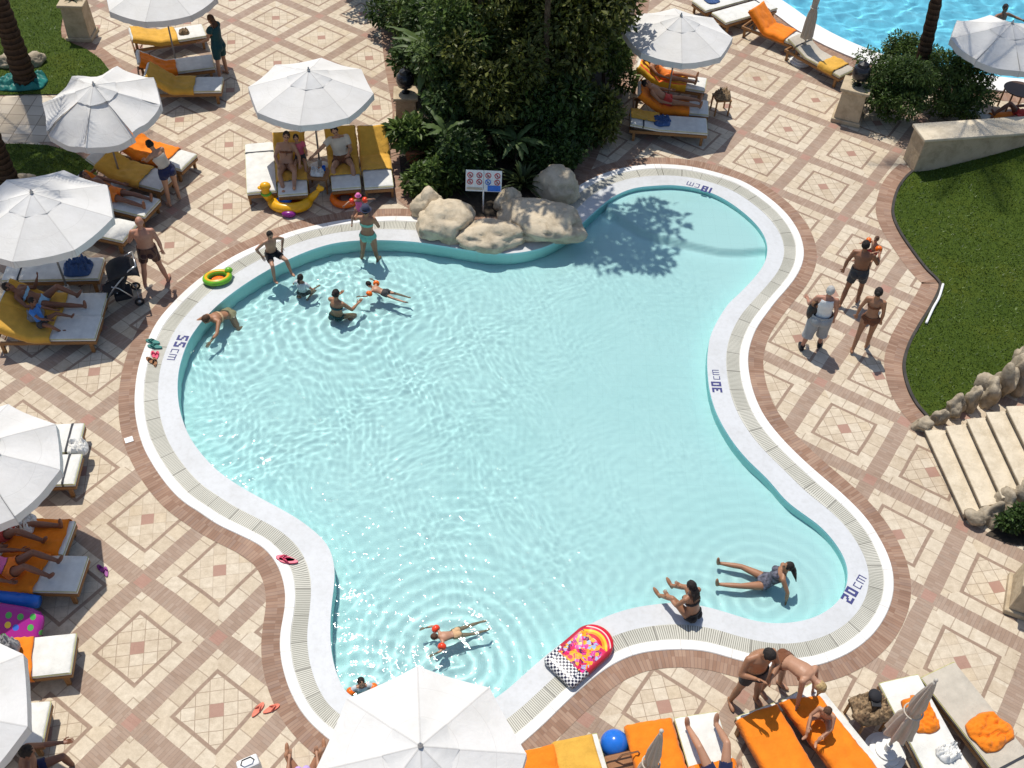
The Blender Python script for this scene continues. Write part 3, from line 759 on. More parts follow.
folded(px_of((t_.x, t_.y, 0)), 0, 'folded beige parasol standing beside the blue ball at the bottom edge', L=1.7, ztop=2.42, spread=.19)
folded((884,753), 0, 'folded beige parasol on a stepped white base at the lower right, over the white lounger', L=1.62, ztop=2.30, spread=.21, crank=True)
# ------------------------------------------------------------------ sun loungers
LW, LL, LS, CT = .66, 1.95, 1.22, .42      # width, length, seat length, cushion top
def prof(s, a):
    if s <= LS: return Vector((s, 0, CT)), Vector((0, 0, 1))
    d = s-LS; return Vector((LS+d*math.cos(a), 0, CT+d*math.sin(a))), Vector((-math.sin(a), 0, math.cos(a)))
LG = 'sun loungers around the pool'
class Lounger: pass
_lm = {}
def lounger(foot, head, label, back=0., cush='cushion', straps=(1.62,), z=CT):
    f = G(foot[0], foot[1], z); h = G(head[0], head[1], z)
    rz = math.atan2(h.y-f.y, h.x-f.x)
    r = thing('sun_lounger', label, 'sun lounger', (f.x, f.y, 0), rz, LG)
    a = rad(back); key = (back, cush, tuple(straps))
    def cp(name, maker, parent):
        k = (name, key)
        if k in _lm:
            o = _lm[k].copy(); COL.objects.link(o); o.parent = parent
        else: o = maker(parent); _lm[k] = o
        return o
    def mk_frame(p):
        m = MB()
        for y in (-1, 1): m.box((LL/2, y*(LW/2-.02), .27), (LL, .04, .08))
        m.box((.02, 0, .27), (.04, LW-.08, .08)); m.box((LL-.02, 0, .27), (.04, LW-.08, .08))
        for i in range(11): m.box((.09+i*.108, 0, .305), (.075, LW-.09, .018))
        return m.build('frame', M['wood'], p, bevel=.006)
    cp('frame', mk_frame, r)
    for i, (x, y) in enumerate(((.12, 1), (.12, -1), (LL-.12, 1), (LL-.12, -1))):
        cp('leg%d' % i, lambda p, x=x, y=y: MB().box((x, y*(LW/2-.03), .115), (.07, .05, .23)).build('leg', M['wood'], p, bevel=.005), r)
    def mk_back(p):
        m = MB(); R = Matrix.Rotation(-a, 3, 'Y')
        for y in (-1, 1):
            c = Vector((LS+.365*math.cos(a), y*(LW/2-.06), .325+.365*math.sin(a))); m.box(c, (.73, .04, .035), R)
        for i in range(6):
            d = .05+i*.125; m.box((LS+d*math.cos(a)+.012*math.sin(a), 0, .325+d*math.sin(a)-.0), (.07, LW-.17, .018), R)
        if back > 8:
            for y in (-1, 1):
                m.tube([(LS+.45*math.cos(a), y*(LW/2-.1), .32+.45*math.sin(a)), (LS+.45*math.cos(a)+.22*math.sin(a)+.05, y*(LW/2-.1), .29)], .015, 6)
        return m.build('backrest', M['wood'], p, bevel=.004)
    cp('back', mk_back, r)
    def mk_cush(p):
        m = MB(); st = [0, .008, .03, .3, .6, .9, 1.12, LS-.02, LS+.02, 1.3, 1.45, 1.6, 1.8, LL-.03, LL-.008, LL]; nw = 9; vs = []
        for s_ in st:
            q, n = prof(s_, a)
            e = min(s_, LL-s_); th = .09*(.55 if e < .004 else .85 if e < .012 else 1.)
            for k in range(nw):
                y = -1+2*k/(nw-1); edge = 1-.35*abs(y)**10
                dimp = .006*noise.noise(Vector((s_*4, y*3, back*.1)))
                vs.append(q+Vector((0, y*LW/2, 0))+n*((th-.09)*1.0 - (1-edge)*.045+dimp))
            for k in range(nw):
                y = 1-2*k/(nw-1); vs.append(q+Vector((0, y*LW/2, 0))-n*(.09))
        w2 = nw*2; fs = []
        for i in range(len(st)-1):
            for k in range(w2): fs.append((i*w2+k, i*w2+(k+1) % w2, (i+1)*w2+(k+1) % w2, (i+1)*w2+k))
        fs.append(tuple(range(w2-1, -1, -1))); o = (len(st)-1)*w2; fs.append(tuple(range(o, o+w2)))
        fs = [f[::-1] for f in fs]
        c = m.add(vs, fs).build('cushion', M[cush], p, smooth=True); c.data.set_sharp_from_angle(angle=rad(50)); return c
    c = cp('cushion', mk_cush, r)
    def mk_pipe(p):
        m = MB()
        for y in (-1, 1): m.tube([prof(s_, a)[0]+Vector((0, y*(LW/2+.002), 0))-prof(s_, a)[1]*.035 for s_ in (0, .4, .8, LS-.02, LS+.02, 1.6, LL)], .008, 5)
        q0 = prof(0, a)[0]-prof(0, a)[1]*.035; m.tube([q0+Vector((0, -LW/2, 0)), q0+Vector((0, LW/2, 0))], .008, 5)
        return m.build('piping', M['piping'], p)
    cp('piping', mk_pipe, c)
    for i, s_ in enumerate(straps):
        def mk(p, s_=s_):
            q, n = prof(s_, a); tdir = Vector((n.z, 0, -n.x)); m = MB(); vs = []
            for d in (-.018, .018):
                for y, zz in ((-LW/2-.006, -.08), (-LW/2-.006, -.012), (-LW/2+.02, .009), (0, .009), (LW/2-.02, .009), (LW/2+.006, -.012), (LW/2+.006, -.08)):
                    vs.append(q+tdir*d+Vector((0, y, 0))+n*zz)
            m.add(vs, [(k, k+1, 8+k, 7+k) for k in range(6)]); return m.build('strap', M['strap'], p, solid=.004)
        cp('strap%d' % i, mk, c)
    L = Lounger(); L.o = r; L.a = a; L.rz = rz; L.f = f
    L.mat = Matrix.Translation((f.x, f.y, 0)) @ Matrix.Rotation(rz, 4, 'Z')
    return L
TG = 'bath towels spread on loungers'
def towel(L, s0, s1, mat, label, y0=-.36, y1=.36, drop=.10, wr=.028, seed=0, skew=0., frac=None):
    """towel following the lounger's cushion; drop = length hanging down each long side"""
    ns = max(10, int((s1-s0)/.05)); ny = 20; vs = []; ok = {}
    lift = .013
    for i in range(ns+1):
        for j in range(ny+1):
            t = j/ny; ty = (y0-(drop if y0 < -.3 else 0))+t*((y1+(drop if y1 > .3 else 0))-(y0-(drop if y0 < -.3 else 0)))
            s_ = s0+(s1-s0)*i/ns+skew*(t-.5)+.025*noise.noise(Vector((t*3, seed, i/ns*2)))*(1 if i in (0, ns) else .3)
            q, n = prof(max(-.005, min(LL+.01, s_)), L.a)
            fo = s_*3.3+ty*4.1*math.sin(seed)+1.2*noise.noise(Vector((s_*2, ty*2, seed))); wv = wr*(.9*noise.noise(Vector((s_*5, ty*9, seed)))+.6*noise.noise(Vector((s_*14+ty*6, ty*12, seed+3)))+.9*max(0, 1-abs(math.sin(fo*2.2))*5))+wr*.5
            e = LW/2+.012
            if abs(ty) > e:
                sg = 1 if ty > 0 else -1; p = q+Vector((0, sg*(e+.004+abs(wv)*.8), 0))+n*(lift-.012-(abs(ty)-e))
            else: p = q+Vector((0, ty, 0))+n*(lift+max(0, wv)-(.012 if abs(ty) > e-.02 else 0))
            vs.append(p)
    w_ = ny+1; fs = [(i*w_+j, (i+1)*w_+j, (i+1)*w_+j+1, i*w_+j+1) for i in range(ns) for j in range(ny)]
    o = MB().add(vs, fs).build('towel', M[mat], None, smooth=True, solid=.007); o.matrix_world = L.mat
    return tag(o, label, 'towel', TG)
def rumple(loc, rx, ry, h, mat, label, name='towel', cat='towel', rz=0., seed=0, group=None, sharp=1.):
    """crumpled cloth lying in folds"""
    n = 26; vs = []
    for i in range(n+1):
        for j in range(n+1):
            x, y = -1+2*i/n, -1+2*j/n
            # square -> rounded square
            xx = x*math.sqrt(1-.30*y*y); yy = y*math.sqrt(1-.30*x*x); d = max(abs(x), abs(y))
            k = max(0, 1-d**3)
            f = noise.noise(Vector((xx*2.2, yy*2.2, seed)))*.5+abs(noise.noise(Vector((xx*4.5, yy*4.5, seed+5))))*.9*sharp+.35
            wob = 1+.18*noise.noise(Vector((math.atan2(y, x+.001)*1.2, seed, 1)))
            vs.append(Vector((xx*rx*wob, yy*ry*wob, .008+h*max(0.02, f)*min(1, k*1.7))))
    w_ = n+1; fs = [(i*w_+j, (i+1)*w_+j, (i+1)*w_+j+1, i*w_+j+1) for i in range(n) for j in range(n)]
    o = MB().add(vs, fs).build(name, M[mat] if isinstance(mat, str) else mat, None, smooth=True, solid=.006); o.location = loc; o.rotation_euler = (0, 0, rz)
    return tag(o, label, cat, group)
LO = {}
def LN(k, *a, **kw): LO[k] = lounger(*a, **kw)
LN('A', (204,29), (128,41), 'lounger with a sunlit ochre towel, farthest of the three under the top left parasol', back=18)
LN('B', (213,60), (138,69), 'lounger with a folded orange towel, middle of the three under the top left parasol', back=32)
LN('C', (222,83), (147,84), 'lounger with a shaded ochre towel, nearest of the three under the top left parasol', back=38)
LN('D', (189,161), (124,143), 'lounger with a bright orange towel behind the woman in navy shorts', back=26)
LN('E', (168,181), (103,164), 'lounger with a sunlit ochre towel in front of the crumpled parasol', back=30)
LN('F', (152,207), (88,191), 'shaded lounger with a person lying on it behind the bald man', back=25)
LN('F2', (130,231), (66,217), 'white lounger in deep shade beside the bald man in brown shorts', back=0)
LN('H1', (101,267), (3,269), 'flat lounger beside the stroller, farthest under the left parasol', back=0)
LN('H2', (104,303), (6,305), 'lounger under the woman in the pale blue bikini', back=34)
LN('H3', (98,326), (0,327), 'lounger under the crouching child in blue, nearest under the left parasol', back=30)
LN('I1', (261.6,191), (259,146), 'flat white lounger in half shade at the left end of the row of four', back=0, straps=(1.55,))
LN('I2', (292.8,193), (289.8,142), 'lounger with an ochre towel under the two people, second in the row of four', back=42)
LN('I3', (346.4,187), (341,140), 'lounger with an ochre towel under the man in the beige shirt', back=45)
LN('I4', (379,186), (373,138), 'lounger with an empty sunlit ochre towel at the right end of the row of four', back=45)
LN('J1', (706,84), (640,74), 'lounger with a striped yellow towel under the parasol right of the big tree', back=34)
LN('J2', (708.7,107), (643,101), 'lounger under a person with long bare legs right of the big tree', back=34)
LN('J3', (707.3,125), (640,120), 'lounger with a blue cloth nearest the small pool, right of the big tree', back=8)
LN('K1', (699,5), (748,-8), 'white lounger cut off by the top edge near the large pool', back=0)
LN('K2', (719,17), (768,3), 'empty white lounger in full sun near the large pool', back=0)
LN('K3', (808,42), (750,19), 'raised lounger with an orange towel on the edge of the large pool', back=40)
LN('K4', (848,72), (808,50), 'lounger with a small ochre towel between the folded parasol and the pedestal', back=20, cush='cushbeige')
LN('L1', (984,121), (1046,118), 'lounger in shade behind the sandstone wall by the large pool', back=25)
LN('M1', (80.6,436.5), (0,440), 'white lounger with a dark strap, upper of the two under the left edge parasol', back=0, straps=(.20,1.6))
LN('M2', (77.8,468), (0,471), 'white lounger with a dark strap, lower of the two under the left edge parasol', back=0, straps=(.20,1.6))
LN('M3', (69,537), (-20,534), 'lounger fully covered by an orange towel in the shade at the left edge', back=28)
LN('M4', (82,573), (-10,571), 'half sunlit white lounger with an orange towel edge at the left', back=28)
LN('M5', (73,652), (-20,662), 'sunlit white lounger with an orange towel near the lower left corner', back=25)
LN('M6', (46,722), (-50,730), 'white lounger half hidden by the parasol in the lower left corner', back=20)
LN('N1', (530,749), (545,806), 'lounger with orange end next to the large bottom parasol', back=0)
LN('N2', (575,737), (591,794), 'lounger with a wide ochre towel at the bottom edge', back=0)
LN('N3', (648,721), (664,778), 'lounger with an orange towel behind the folded parasol at the bottom edge', back=0)
LN('N4', (696,714), (714,772), 'white lounger under the bare legs at the bottom edge', back=10)
LN('N5', (755.5,709), (788,766), 'lounger with a flat orange towel carrying the shadow of the stooping man', back=0)
LN('N6', (799,690), (852,757), 'lounger with a skewed orange towel under the sitting child', back=0)
LN('N7', (899,678), (935,745), 'white lounger behind the folded parasol at the lower right', back=0)
LN('N8', (938,669), (996,742), 'beige lounger at the lower right corner with an orange towel across it', back=0, cush='cushbeige')
T = towel
T(LO['A'], .75, 1.93, 'yellow', 'ochre towel on the farthest lounger under the top left parasol', seed=1)
T(LO['B'], .95, 1.9, 'orange', 'orange towel on the middle lounger under the top left parasol', seed=2, wr=.03, y0=-.2)
T(LO['C'], .68, 1.93, 'yellow', 'ochre towel in shade on the nearest lounger under the top left parasol', seed=3)
T(LO['D'], .45, 1.93, 'orange', 'bright orange towel behind the woman in navy shorts', seed=4)
T(LO['E'], .55, 1.7, 'yellow', 'ochre towel in front of the crumpled parasol', seed=5, wr=.028)
T(LO['F'], .9, 1.9, 'orange', 'orange towel under the person lying behind the bald man', seed=6)
T(LO['H2'], .75, 1.93, 'yellow', 'ochre towel under the woman in the pale blue bikini', seed=7)
T(LO['H3'], .85, 1.95, 'yellow', 'ochre towel under the crouching child in blue', seed=8, wr=.02)
T(LO['I2'], .45, 1.93, 'yellow', 'ochre towel under the two people in the row of four', seed=9)
T(LO['I3'], .45, 1.93, 'yellow', 'ochre towel under the man in the beige shirt', seed=10)
T(LO['I4'], .62, 1.93, 'yellow', 'empty ochre towel hanging at the right end of the row of four', seed=11, wr=.025)
M['stripey'] = cloth('towel_yellow_stripes', (.78, .42, .03), stripes=((.75, .10, .03), 4.5, .3))
T(LO['J1'], .5, 1.93, 'stripey', 'yellow towel with red stripes right of the big tree', seed=12)
T(LO['J2'], .5, 1.93, 'orange', 'orange towel under the long bare legs right of the big tree', seed=13)
T(LO['J3'], 1.2, 1.95, 'yellow', 'ochre towel hanging at the head of the lounger with the blue cloth', seed=14, y1=.1, drop=.22)
T(LO['K3'], .55, 1.93, 'orange', 'orange towel on the raised lounger by the large pool', seed=15, wr=.025)
T(LO['K4'], .25, .75, 'yellow', 'small ochre towel beside the pedestal near the large pool', seed=16, wr=.03)
T(LO['L1'], .3, 1.9, 'orange', 'dark orange towel in shade behind the sandstone wall', seed=17)
T(LO['M3'], .06, 1.93, 'orange', 'orange towel in shade at the left edge below the parasol', seed=18)
T(LO['M4'], .62, 1.4, 'orange', 'orange towel half in sun on the left lounger beside the purple air bed', seed=19, wr=.03, skew=.15)
T(LO['M5'], .58, 1.7, 'orange', 'smooth orange towel with a folded edge near the lower left corner', seed=20, skew=-.1)
T(LO['N1'], .02, 1.9, 'orange', 'orange towel between the bottom parasol and the ochre towel', seed=21)
T(LO['N2'], .02, 1.9, 'yellow', 'wide ochre towel at the bottom edge beside the bottom parasol', seed=22, wr=.02, y1=.25)
T(LO['N3'], .02, .95, 'orange', 'orange towel behind the folded parasol at the bottom edge', seed=23)
T(LO['N4'], .75, 1.9, 'orange', 'orange towel under the bare legs at the bottom edge', seed=24)
T(LO['N5'], .05, 1.93, 'orange', 'flat orange towel with the stooping man\'s shadow on it', seed=25, wr=.012)
T(LO['N6'], .1, 1.6, 'orange', 'skewed orange towel under the sitting child', seed=26, wr=.025, y1=.2, skew=.25)
def onl(L, s_, y, dz=.0):
    q, n = prof(s_, L.a); return L.mat @ (q+Vector((0, y, 0))+n*(dz+.004))
rumple(onl(LO['N7'], .62, .02), .30, .22, .14, 'orange', 'crumpled orange towel behind the folded parasol canopy', rz=LO['N7'].rz, seed=2, group='crumpled towels')
rumple(onl(LO['N8'], 1.12, .02), .27, .33, .12, 'orange', 'rumpled orange towel draped across the beige lounger', rz=LO['N8'].rz, seed=4, group='crumpled towels')
rumple(onl(LO['J3'], 1.15, .0), .22, .24, .10, 'denim', 'crumpled blue cloth on the lounger nearest the small pool', 'crumpled_cloth', 'cloth', LO['J3'].rz, 5)
rumple(onl(LO['H1'], .45, .05), .3, .25, .24, 'denim', 'pile of dark blue clothes on the lounger beside the stroller', 'clothes_pile', 'clothes', LO['H1'].rz, 6)
rumple(onl(LO['N7'], 1.25, .12), .17, .13, .12, 'paper', 'crumpled white plastic bag on the white lounger below the folded parasol', 'plastic_bag', 'bag', .4, 7, sharp=1.6)
rumple(onl(LO['M2'], .12, -.50, -.12), .18, .15, .30, 'whitecl', 'white crumpled towel bundle hanging under the left edge parasol', 'towel_bundle', 'towel', .2, 8, sharp=.5)
rumple(onl(LO['K1'], .5, .05), .2, .22, .06, 'denim', 'folded blue cloth on the white lounger at the top edge', 'folded_cloth', 'cloth', LO['K1'].rz, 9)
rumple(onl(LO['A'], .55, .05), .14, .11, .12, 'bagmulti', 'small brown and orange soft toy on the sunlit ochre towel', 'soft_toy', 'toy', .3, 10)
rumple(onl(LO['H2'], 1.25, .42, .05), .15, .17, .2, 'greycl', 'grey shirt hung over the side of the lounger of the woman in the bikini', 'hung_shirt', 'clothes', 0, 12)
# ------------------------------------------------------------------ people
def skinmat(name, col):
    t = NT(name); co = t.coord('Object')
    c = t.ramp(t.noise(4, 5, co), [(.3, tuple(k*.84 for k in col)), (.7, tuple(min(1, k*1.10) for k in col))])
    t.bsdf(c, .48, t.noise(40, 3, co), .08, .01, .45); return t.m
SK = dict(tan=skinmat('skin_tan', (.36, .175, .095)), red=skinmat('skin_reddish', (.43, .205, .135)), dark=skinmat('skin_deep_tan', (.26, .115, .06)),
          fair=skinmat('skin_fair', (.55, .34, .235)), mid=skinmat('skin_mid', (.44, .235, .145)), shade=skinmat('skin_shaded', (.22, .095, .055)))  # shade tone: skin darkened to carry the shadow on people under parasols
HR = dict(black=plain('hair_black', (.018, .013, .011), .8, .5, 40), brown=plain('hair_brown', (.085, .04, .02), .75, .5, 40), blond=plain('hair_blond', (.42, .29, .13), .7, .45, 40),
          grey=plain('hair_grey', (.42, .41, .39), .6, .2, 30))
EYE = plain('eye_dark', (.02, .015, .012), .3, .1); LIP = plain('lip', (.34, .10, .08), .45, .1)
FAB = {}
def fab(name, col, **kw):
    if name not in FAB: FAB[name] = cloth('swim_'+name, col, .7, **kw)
    return FAB[name]
fab('black', (.012, .012, .015)); fab('navy', (.02, .025, .075)); fab('brownplaid', (.12, .055, .035), stripes=((.05, .02, .02), 16., .4))
fab('darkgrey', (.05, .052, .055)); fab('grey', (.33, .34, .35)); fab('white', (.74, .73, .71)); fab('beige', (.56, .50, .42)); fab('teal', (.012, .06, .07))
fab('green', (.20, .52, .40)); fab('paleblue', (.30, .52, .72)); fab('blue', (.06, .20, .55)); fab('pink', (.55, .11, .16)); fab('brown', (.17, .065, .03))
fab('lilac', (.50, .36, .68)); fab('orange', (.85, .22, .03)); fab('paleg', (.55, .60, .62)); FAB['print'] = plain('swim_print', (.10, .10, .13), .7, .95, 16)
fab('magenta', (.70, .16, .38)); fab('hatnavy', (.045, .05, .09)); fab('red', (.5, .05, .04)); fab('sand', (.62, .40, .22))
def n3(v): return Vector(v).normalized()
def lerp(a, b, t): return a+(b-a)*t
NP = [0]
def person(label, loc, yaw, P, skin='tan', hair='black', style='short', clothes=(), k=1., sex='m', anchor='min', group=None, fat=1., bands=None, hat=None):
    """P holds direction vectors in the person's own frame (x right, y forward, z up); the body is one remeshed surface"""
    NP[0] += 1
    child = k < .8
    D = lambda q, d: n3(P.get(q, d))
    up = D('dir', (0, 0, 1)); up2 = D('chest', up); rt_ = D('right', (1, 0, 0)); rt_ = (rt_-up*rt_.dot(up)).normalized()
    rt2 = D('right2', rt_); rt2 = (rt2-up2*rt2.dot(up2)).normalized()
    fr = up.cross(rt_); fr2 = up2.cross(rt2)
    sw = (.185 if sex == 'm' else .165)*k; hw = (.09 if sex == 'm' else .10)*k
    p0 = Vector((0, 0, 0)); ws = p0+up*.17*k; ch = ws+up2*.19*k; nk = ch+up2*.17*k
    hd = D('head', up2); fc = D('face', fr2); fc = (fc-hd*fc.dot(hd)).normalized(); hx = fc.cross(hd)   # head's right
    hs = k*(1.16 if child else 1.)
    hc = nk+hd*.155*hs
    mb = MB(); bones = []
    def ring(c, rx, ry, xr, yr, n=18): return [c+xr*math.cos(2*math.pi*i/n)*rx*k*fat+yr*math.sin(2*math.pi*i/n)*ry*k*fat for i in range(n)]
    fem = sex == 'f'
    prof_ = [(p0-up*.085*k, .10, .085, rt_, fr), (p0-up*.03*k, .162 if not fem else .172, .115, rt_, fr), (p0+up*.06*k, .158 if not fem else .165, .112, rt_, fr), (ws, .138 if not fem else .122, .10, rt_.lerp(rt2, .5).normalized(), fr.lerp(fr2, .5).normalized()),
             (lerp(ws, ch, .6), .150 if not fem else .138, .112, rt2, fr2), (ch, .168 if not fem else .15, .118, rt2, fr2), (ch+up2*.09*k, .168 if not fem else .148, .10, rt2, fr2), (ch+up2*.145*k, .10, .07, rt2, fr2), (nk, .058, .058, rt2, fr2)]
    n = 18; vs = []; 
    for c, a, b, xr, yr in prof_: vs += ring(c, a, b, xr, yr, n)
    fs = [(i*n+j, i*n+(j+1) % n, (i+1)*n+(j+1) % n, (i+1)*n+j) for i in range(len(prof_)-1) for j in range(n)]
    fs += [tuple(range(n-1, -1, -1)), tuple(range((len(prof_)-1)*n, len(prof_)*n))]
    mb.add(vs, fs)
    bones += [('torso', p0-up*.06*k, nk, .13*k, .10*k)]
    def cap(a, b, ra, rb, name=None, mid=None):
        if mid: m_ = lerp(a, b, .35); mb.tube([a, m_, b], [ra, mid, rb], 12)
        else: mb.tube([a, b], [ra, rb], 12)
        mb.ell(a, ra, 10, 8); mb.ell(b, rb, 10, 8)
        if name: bones.append((name, a, b, ra, rb))
    cap(nk-up2*.05*k, hc-hd*.05*hs, .055*k, .05*k)
    for sx, s in ((1, 'r'), (-1, 'l')):
        sh = ch+up2*.115*k+rt2*sx*sw; mb.tube([nk-up2*.03*k, sh], [.05*k, .052*k], 10)
        ua = D('ua_'+s, rt2*sx*.12-up2); fa = D('fa_'+s, ua+fr2*.12)
        el = sh+ua*.285*k; wr = el+fa*.245*k
        f_ = fat**.5
        cap(sh, el, .052*k*f_, .039*k*f_, 'ua_'+s, .049*k*f_); cap(el, wr, .040*k*f_, .026*k, 'fa_'+s, .041*k*f_)
        # hand
        hdn = D('hn_'+s, fa); side = hdn.cross(D('pn_'+s, fr2 if abs(hdn.dot(fr2)) < .9 else up2)).normalized(); pn = side.cross(hdn)
        pc = wr+hdn*.05*k
        R = Matrix((side, pn, hdn)).transposed(); mb.ell(pc, (.042*k, .018*k, .056*k), 10, 8, R)
        bones.append(('hand_'+s, wr, pc+hdn*.05*k, .03*k, .03*k))
        P.setdefault('_h', []).append((pc, side, pn, hdn, sx))
        th = D('th_'+s, -up+rt_*sx*.06); sn = D('sh_'+s, th)
        hp = p0+rt_*sx*hw-up*.02*k; kn = hp+th*.435*k; an = kn+sn*.41*k
        cap(hp, kn, .088*k*f_*(1.06 if fem else 1), .053*k, 'th_'+s, .078*k*f_*(1.06 if fem else 1)); cap(kn, an, .053*k, .036*k, 'sh_'+s, .055*k*f_)
        fd = D('ft_'+s, (fr if abs(sn.dot(fr)) < .8 else -up.cross(rt_)*-1)); 
        fd = (fd-sn*fd.dot(sn)*.85).normalized(); fx = fd.cross(sn).normalized()
        fc_ = an+sn*.035*k+fd*.065*k; R = Matrix((fx, fd, fx.cross(fd))).transposed(); mb.ell(fc_, (.044*k, .125*k, .036*k), 10, 8, R); mb.ell(an+sn*.03*k-fd*.03*k, .038*k, 8, 6)
        bones.append(('ft_'+s, an, fc_+fd*.1*k, .04*k, .04*k))
        mb.ell(p0-up*.05*k-fr*.055*k+rt_*sx*.065*k, .092*k*fat, 10, 8)
        if fem and not child: mb.ell(ch+up2*.02*k+fr2*.095*k+rt2*sx*.07*k, (.062*k), 10, 8)
    Rh = Matrix((hx, fc, hd)).transposed()
    mb.ell(hc+hd*.02*hs-fc*.006*hs, (.078*hs, .096*hs, .105*hs), 16, 12, Rh); mb.ell(hc+fc*.03*hs-hd*.045*hs, (.056*hs, .062*hs, .068*hs), 12, 10, Rh)
    mb.ell(hc+fc*.095*hs-hd*.012*hs, (.014*hs, .020*hs, .026*hs), 8, 6, Rh)
    for sx in (1, -1): mb.ell(hc+hx*sx*.078*hs-fc*.008*hs, (.012*hs, .022*hs, .032*hs), 8, 6, Rh)
    bones.append(('head', nk+hd*.06*hs, hc+hd*.05*hs, .06*hs, .09*hs))
    # remesh into one surface
    tmp = mb.build('tmp_body', []); 
    md = tmp.modifiers.new('r', 'REMESH'); md.mode = 'VOXEL'; md.voxel_size = .0125*max(.75, k); md.use_smooth_shade = True
    sm = tmp.modifiers.new('s', 'SMOOTH'); sm.factor = .5; sm.iterations = 4
    dg = bpy.context.evaluated_depsgraph_get(); ev = tmp.evaluated_get(dg); me = bpy.data.meshes.new_from_object(ev)
    bpy.data.objects.remove(tmp)
    nv = len(me.vertices); co = np.empty(nv*3); me.vertices.foreach_get('co', co); co = co.reshape(-1, 3)
    no = np.empty(nv*3); me.vertices.foreach_get('normal', no); no = no.reshape(-1, 3)
    best = np.full(nv, 9.); bi = np.zeros(nv, int); bt = np.zeros(nv)
    for i, (nm, a, b, ra, rb) in enumerate(bones):
        a, b = np.array(a), np.array(b); d = b-a; t = np.clip(((co-a)@d)/(d@d), 0, 1)
        dist = np.linalg.norm(co-(a+t[:, None]*d), axis=1)-(ra+(rb-ra)*t)
        m_ = dist < best; best[m_] = dist[m_]; bi[m_] = i; bt[m_] = t[m_]
    bid = {b[0]: i for i, b in enumerate(bones)}
    # true parameter along torso axis for clothing limits
    # clothes: shells of the body's own surface
    polys = [tuple(p.vertices) for p in me.polygons]; parr = None
    shells = []
    for nm, reg, mat, off in clothes:
        sel = np.zeros(nv, bool)
        for bn, (t0, t1) in reg.items():
            for s in (('_r', '_l') if bn in ('ua', 'fa', 'th', 'sh', 'ft') else ('',)):
                sel |= (bi == bid[bn+s]) & (bt >= t0) & (bt <= t1)
        f_ = [p for p in polys if all(sel[q] for q in p)]
        if not f_: continue
        ids = sorted({q for p in f_ for q in p}); mp = {q: i for i, q in enumerate(ids)}
        shells.append((nm, [tuple(co[q]+no[q]*off*k) for q in ids], [tuple(mp[q] for q in p) for p in f_], mat))
    # fingers
    fv = MB()
    for pc, side, pn, hdn, sx in P.pop('_h'):
        for i, (o_, l_) in enumerate(((-.030, .062), (-.010, .074), (.010, .078), (.030, .068))):
            a = pc+hdn*.045*k+side*o_*k; b = a+hdn*l_*.55*k+pn*.010*k; c = b+hdn*l_*.45*k+pn*.022*k
            fv.tube([a-hdn*.02*k, b, c], [.0092*k, .0086*k, .006*k], 6)
        sd = side*(-1)
        fv.tube([pc+sd*.03*k-hdn*.02*k, pc+sd*.058*k+hdn*.015*k+pn*.01*k, pc+sd*.06*k+hdn*.045*k+pn*.02*k], [.012*k, .010*k, .007*k], 6)
    allv = [tuple(c) for c in co]+fv.v; allf = polys+[tuple(i+nv for i in f) for f in fv.f]
    bm_ = bpy.data.meshes.new('person'); bm_.from_pydata(allv, [], allf)
    for m_ in (SK[skin], EYE, LIP): bm_.materials.append(m_)
    # face: eyes at half the head height, mouth below
    eyes = [np.array(hc+fc*.088*hs+hd*.012*hs+hx*sx*.031*hs) for sx in (1, -1)]; mouth = np.array(hc+fc*.092*hs-hd*.058*hs)
    mi = np.zeros(len(allf), int); hxn, hdn_ = np.array(hx), np.array(hd)
    cen = np.array([co[list(p)].mean(0) for p in polys]); 
    for e in eyes: mi[:len(polys)][np.linalg.norm(cen-e, axis=1) < .019*hs] = 1
    dm = cen-mouth; mi[:len(polys)][(np.abs(dm@hxn) < .026*hs) & (np.abs(dm@hdn_) < .010*hs) & (np.linalg.norm(dm, axis=1) < .04*hs)] = 2
    bm_.polygons.foreach_set('material_index', mi.tolist()); bm_.polygons.foreach_set('use_smooth', [True]*len(allf)); bm_.update()
    bpy.data.meshes.remove(me)
    body = bpy.data.objects.new('person', bm_); COL.objects.link(body)
    zmin = co[:, 2].min()
    loc = Vector(loc); body.rotation_euler = (0, 0, -yaw)
    body.location = loc-Vector((0, 0, zmin)) if anchor == 'min' else loc
    if anchor == 'foot':     # loc is where the feet stand, not the pelvis
        fc2 = (Vector(np.mean([co[(bi == bid['ft_r'])].mean(0), co[(bi == bid['ft_l'])].mean(0)], axis=0)))
        q = Rz(-yaw) @ Vector((fc2.x, fc2.y, 0)); body.location = loc-q-Vector((0, 0, zmin))
    body.cycles.is_caustics_receiver = True
    tag(body, label, 'person', group)
    for nm, v, f, mat in shells:
        o = MB().add(v, f).build(nm, FAB[mat], body, smooth=True, solid=.004); o.cycles.is_caustics_receiver = True
    # hair
    if style != 'bald':
        h = MB(); vs0 = len(h.v)
        h.ell(hc+hd*.026*hs-fc*.014*hs, (.084*hs, .096*hs, .106*hs), 26, 20, Rh)
        for i, v in enumerate(h.v):
            v = Vector(v); r = v-hc; 
            if r.dot(fc) > .055*hs and r.dot(hd) < .055*hs: v -= fc*(r.dot(fc)-.05*hs)*.9
            if r.dot(hd) < -.03*hs and style != 'long': v += hd*(-.03*hs-r.dot(hd))*.7
            v += r.normalized()*hs*(.010*noise.noise(r*45)+.006*noise.noise(r*110))
            h.v[i] = tuple(v)
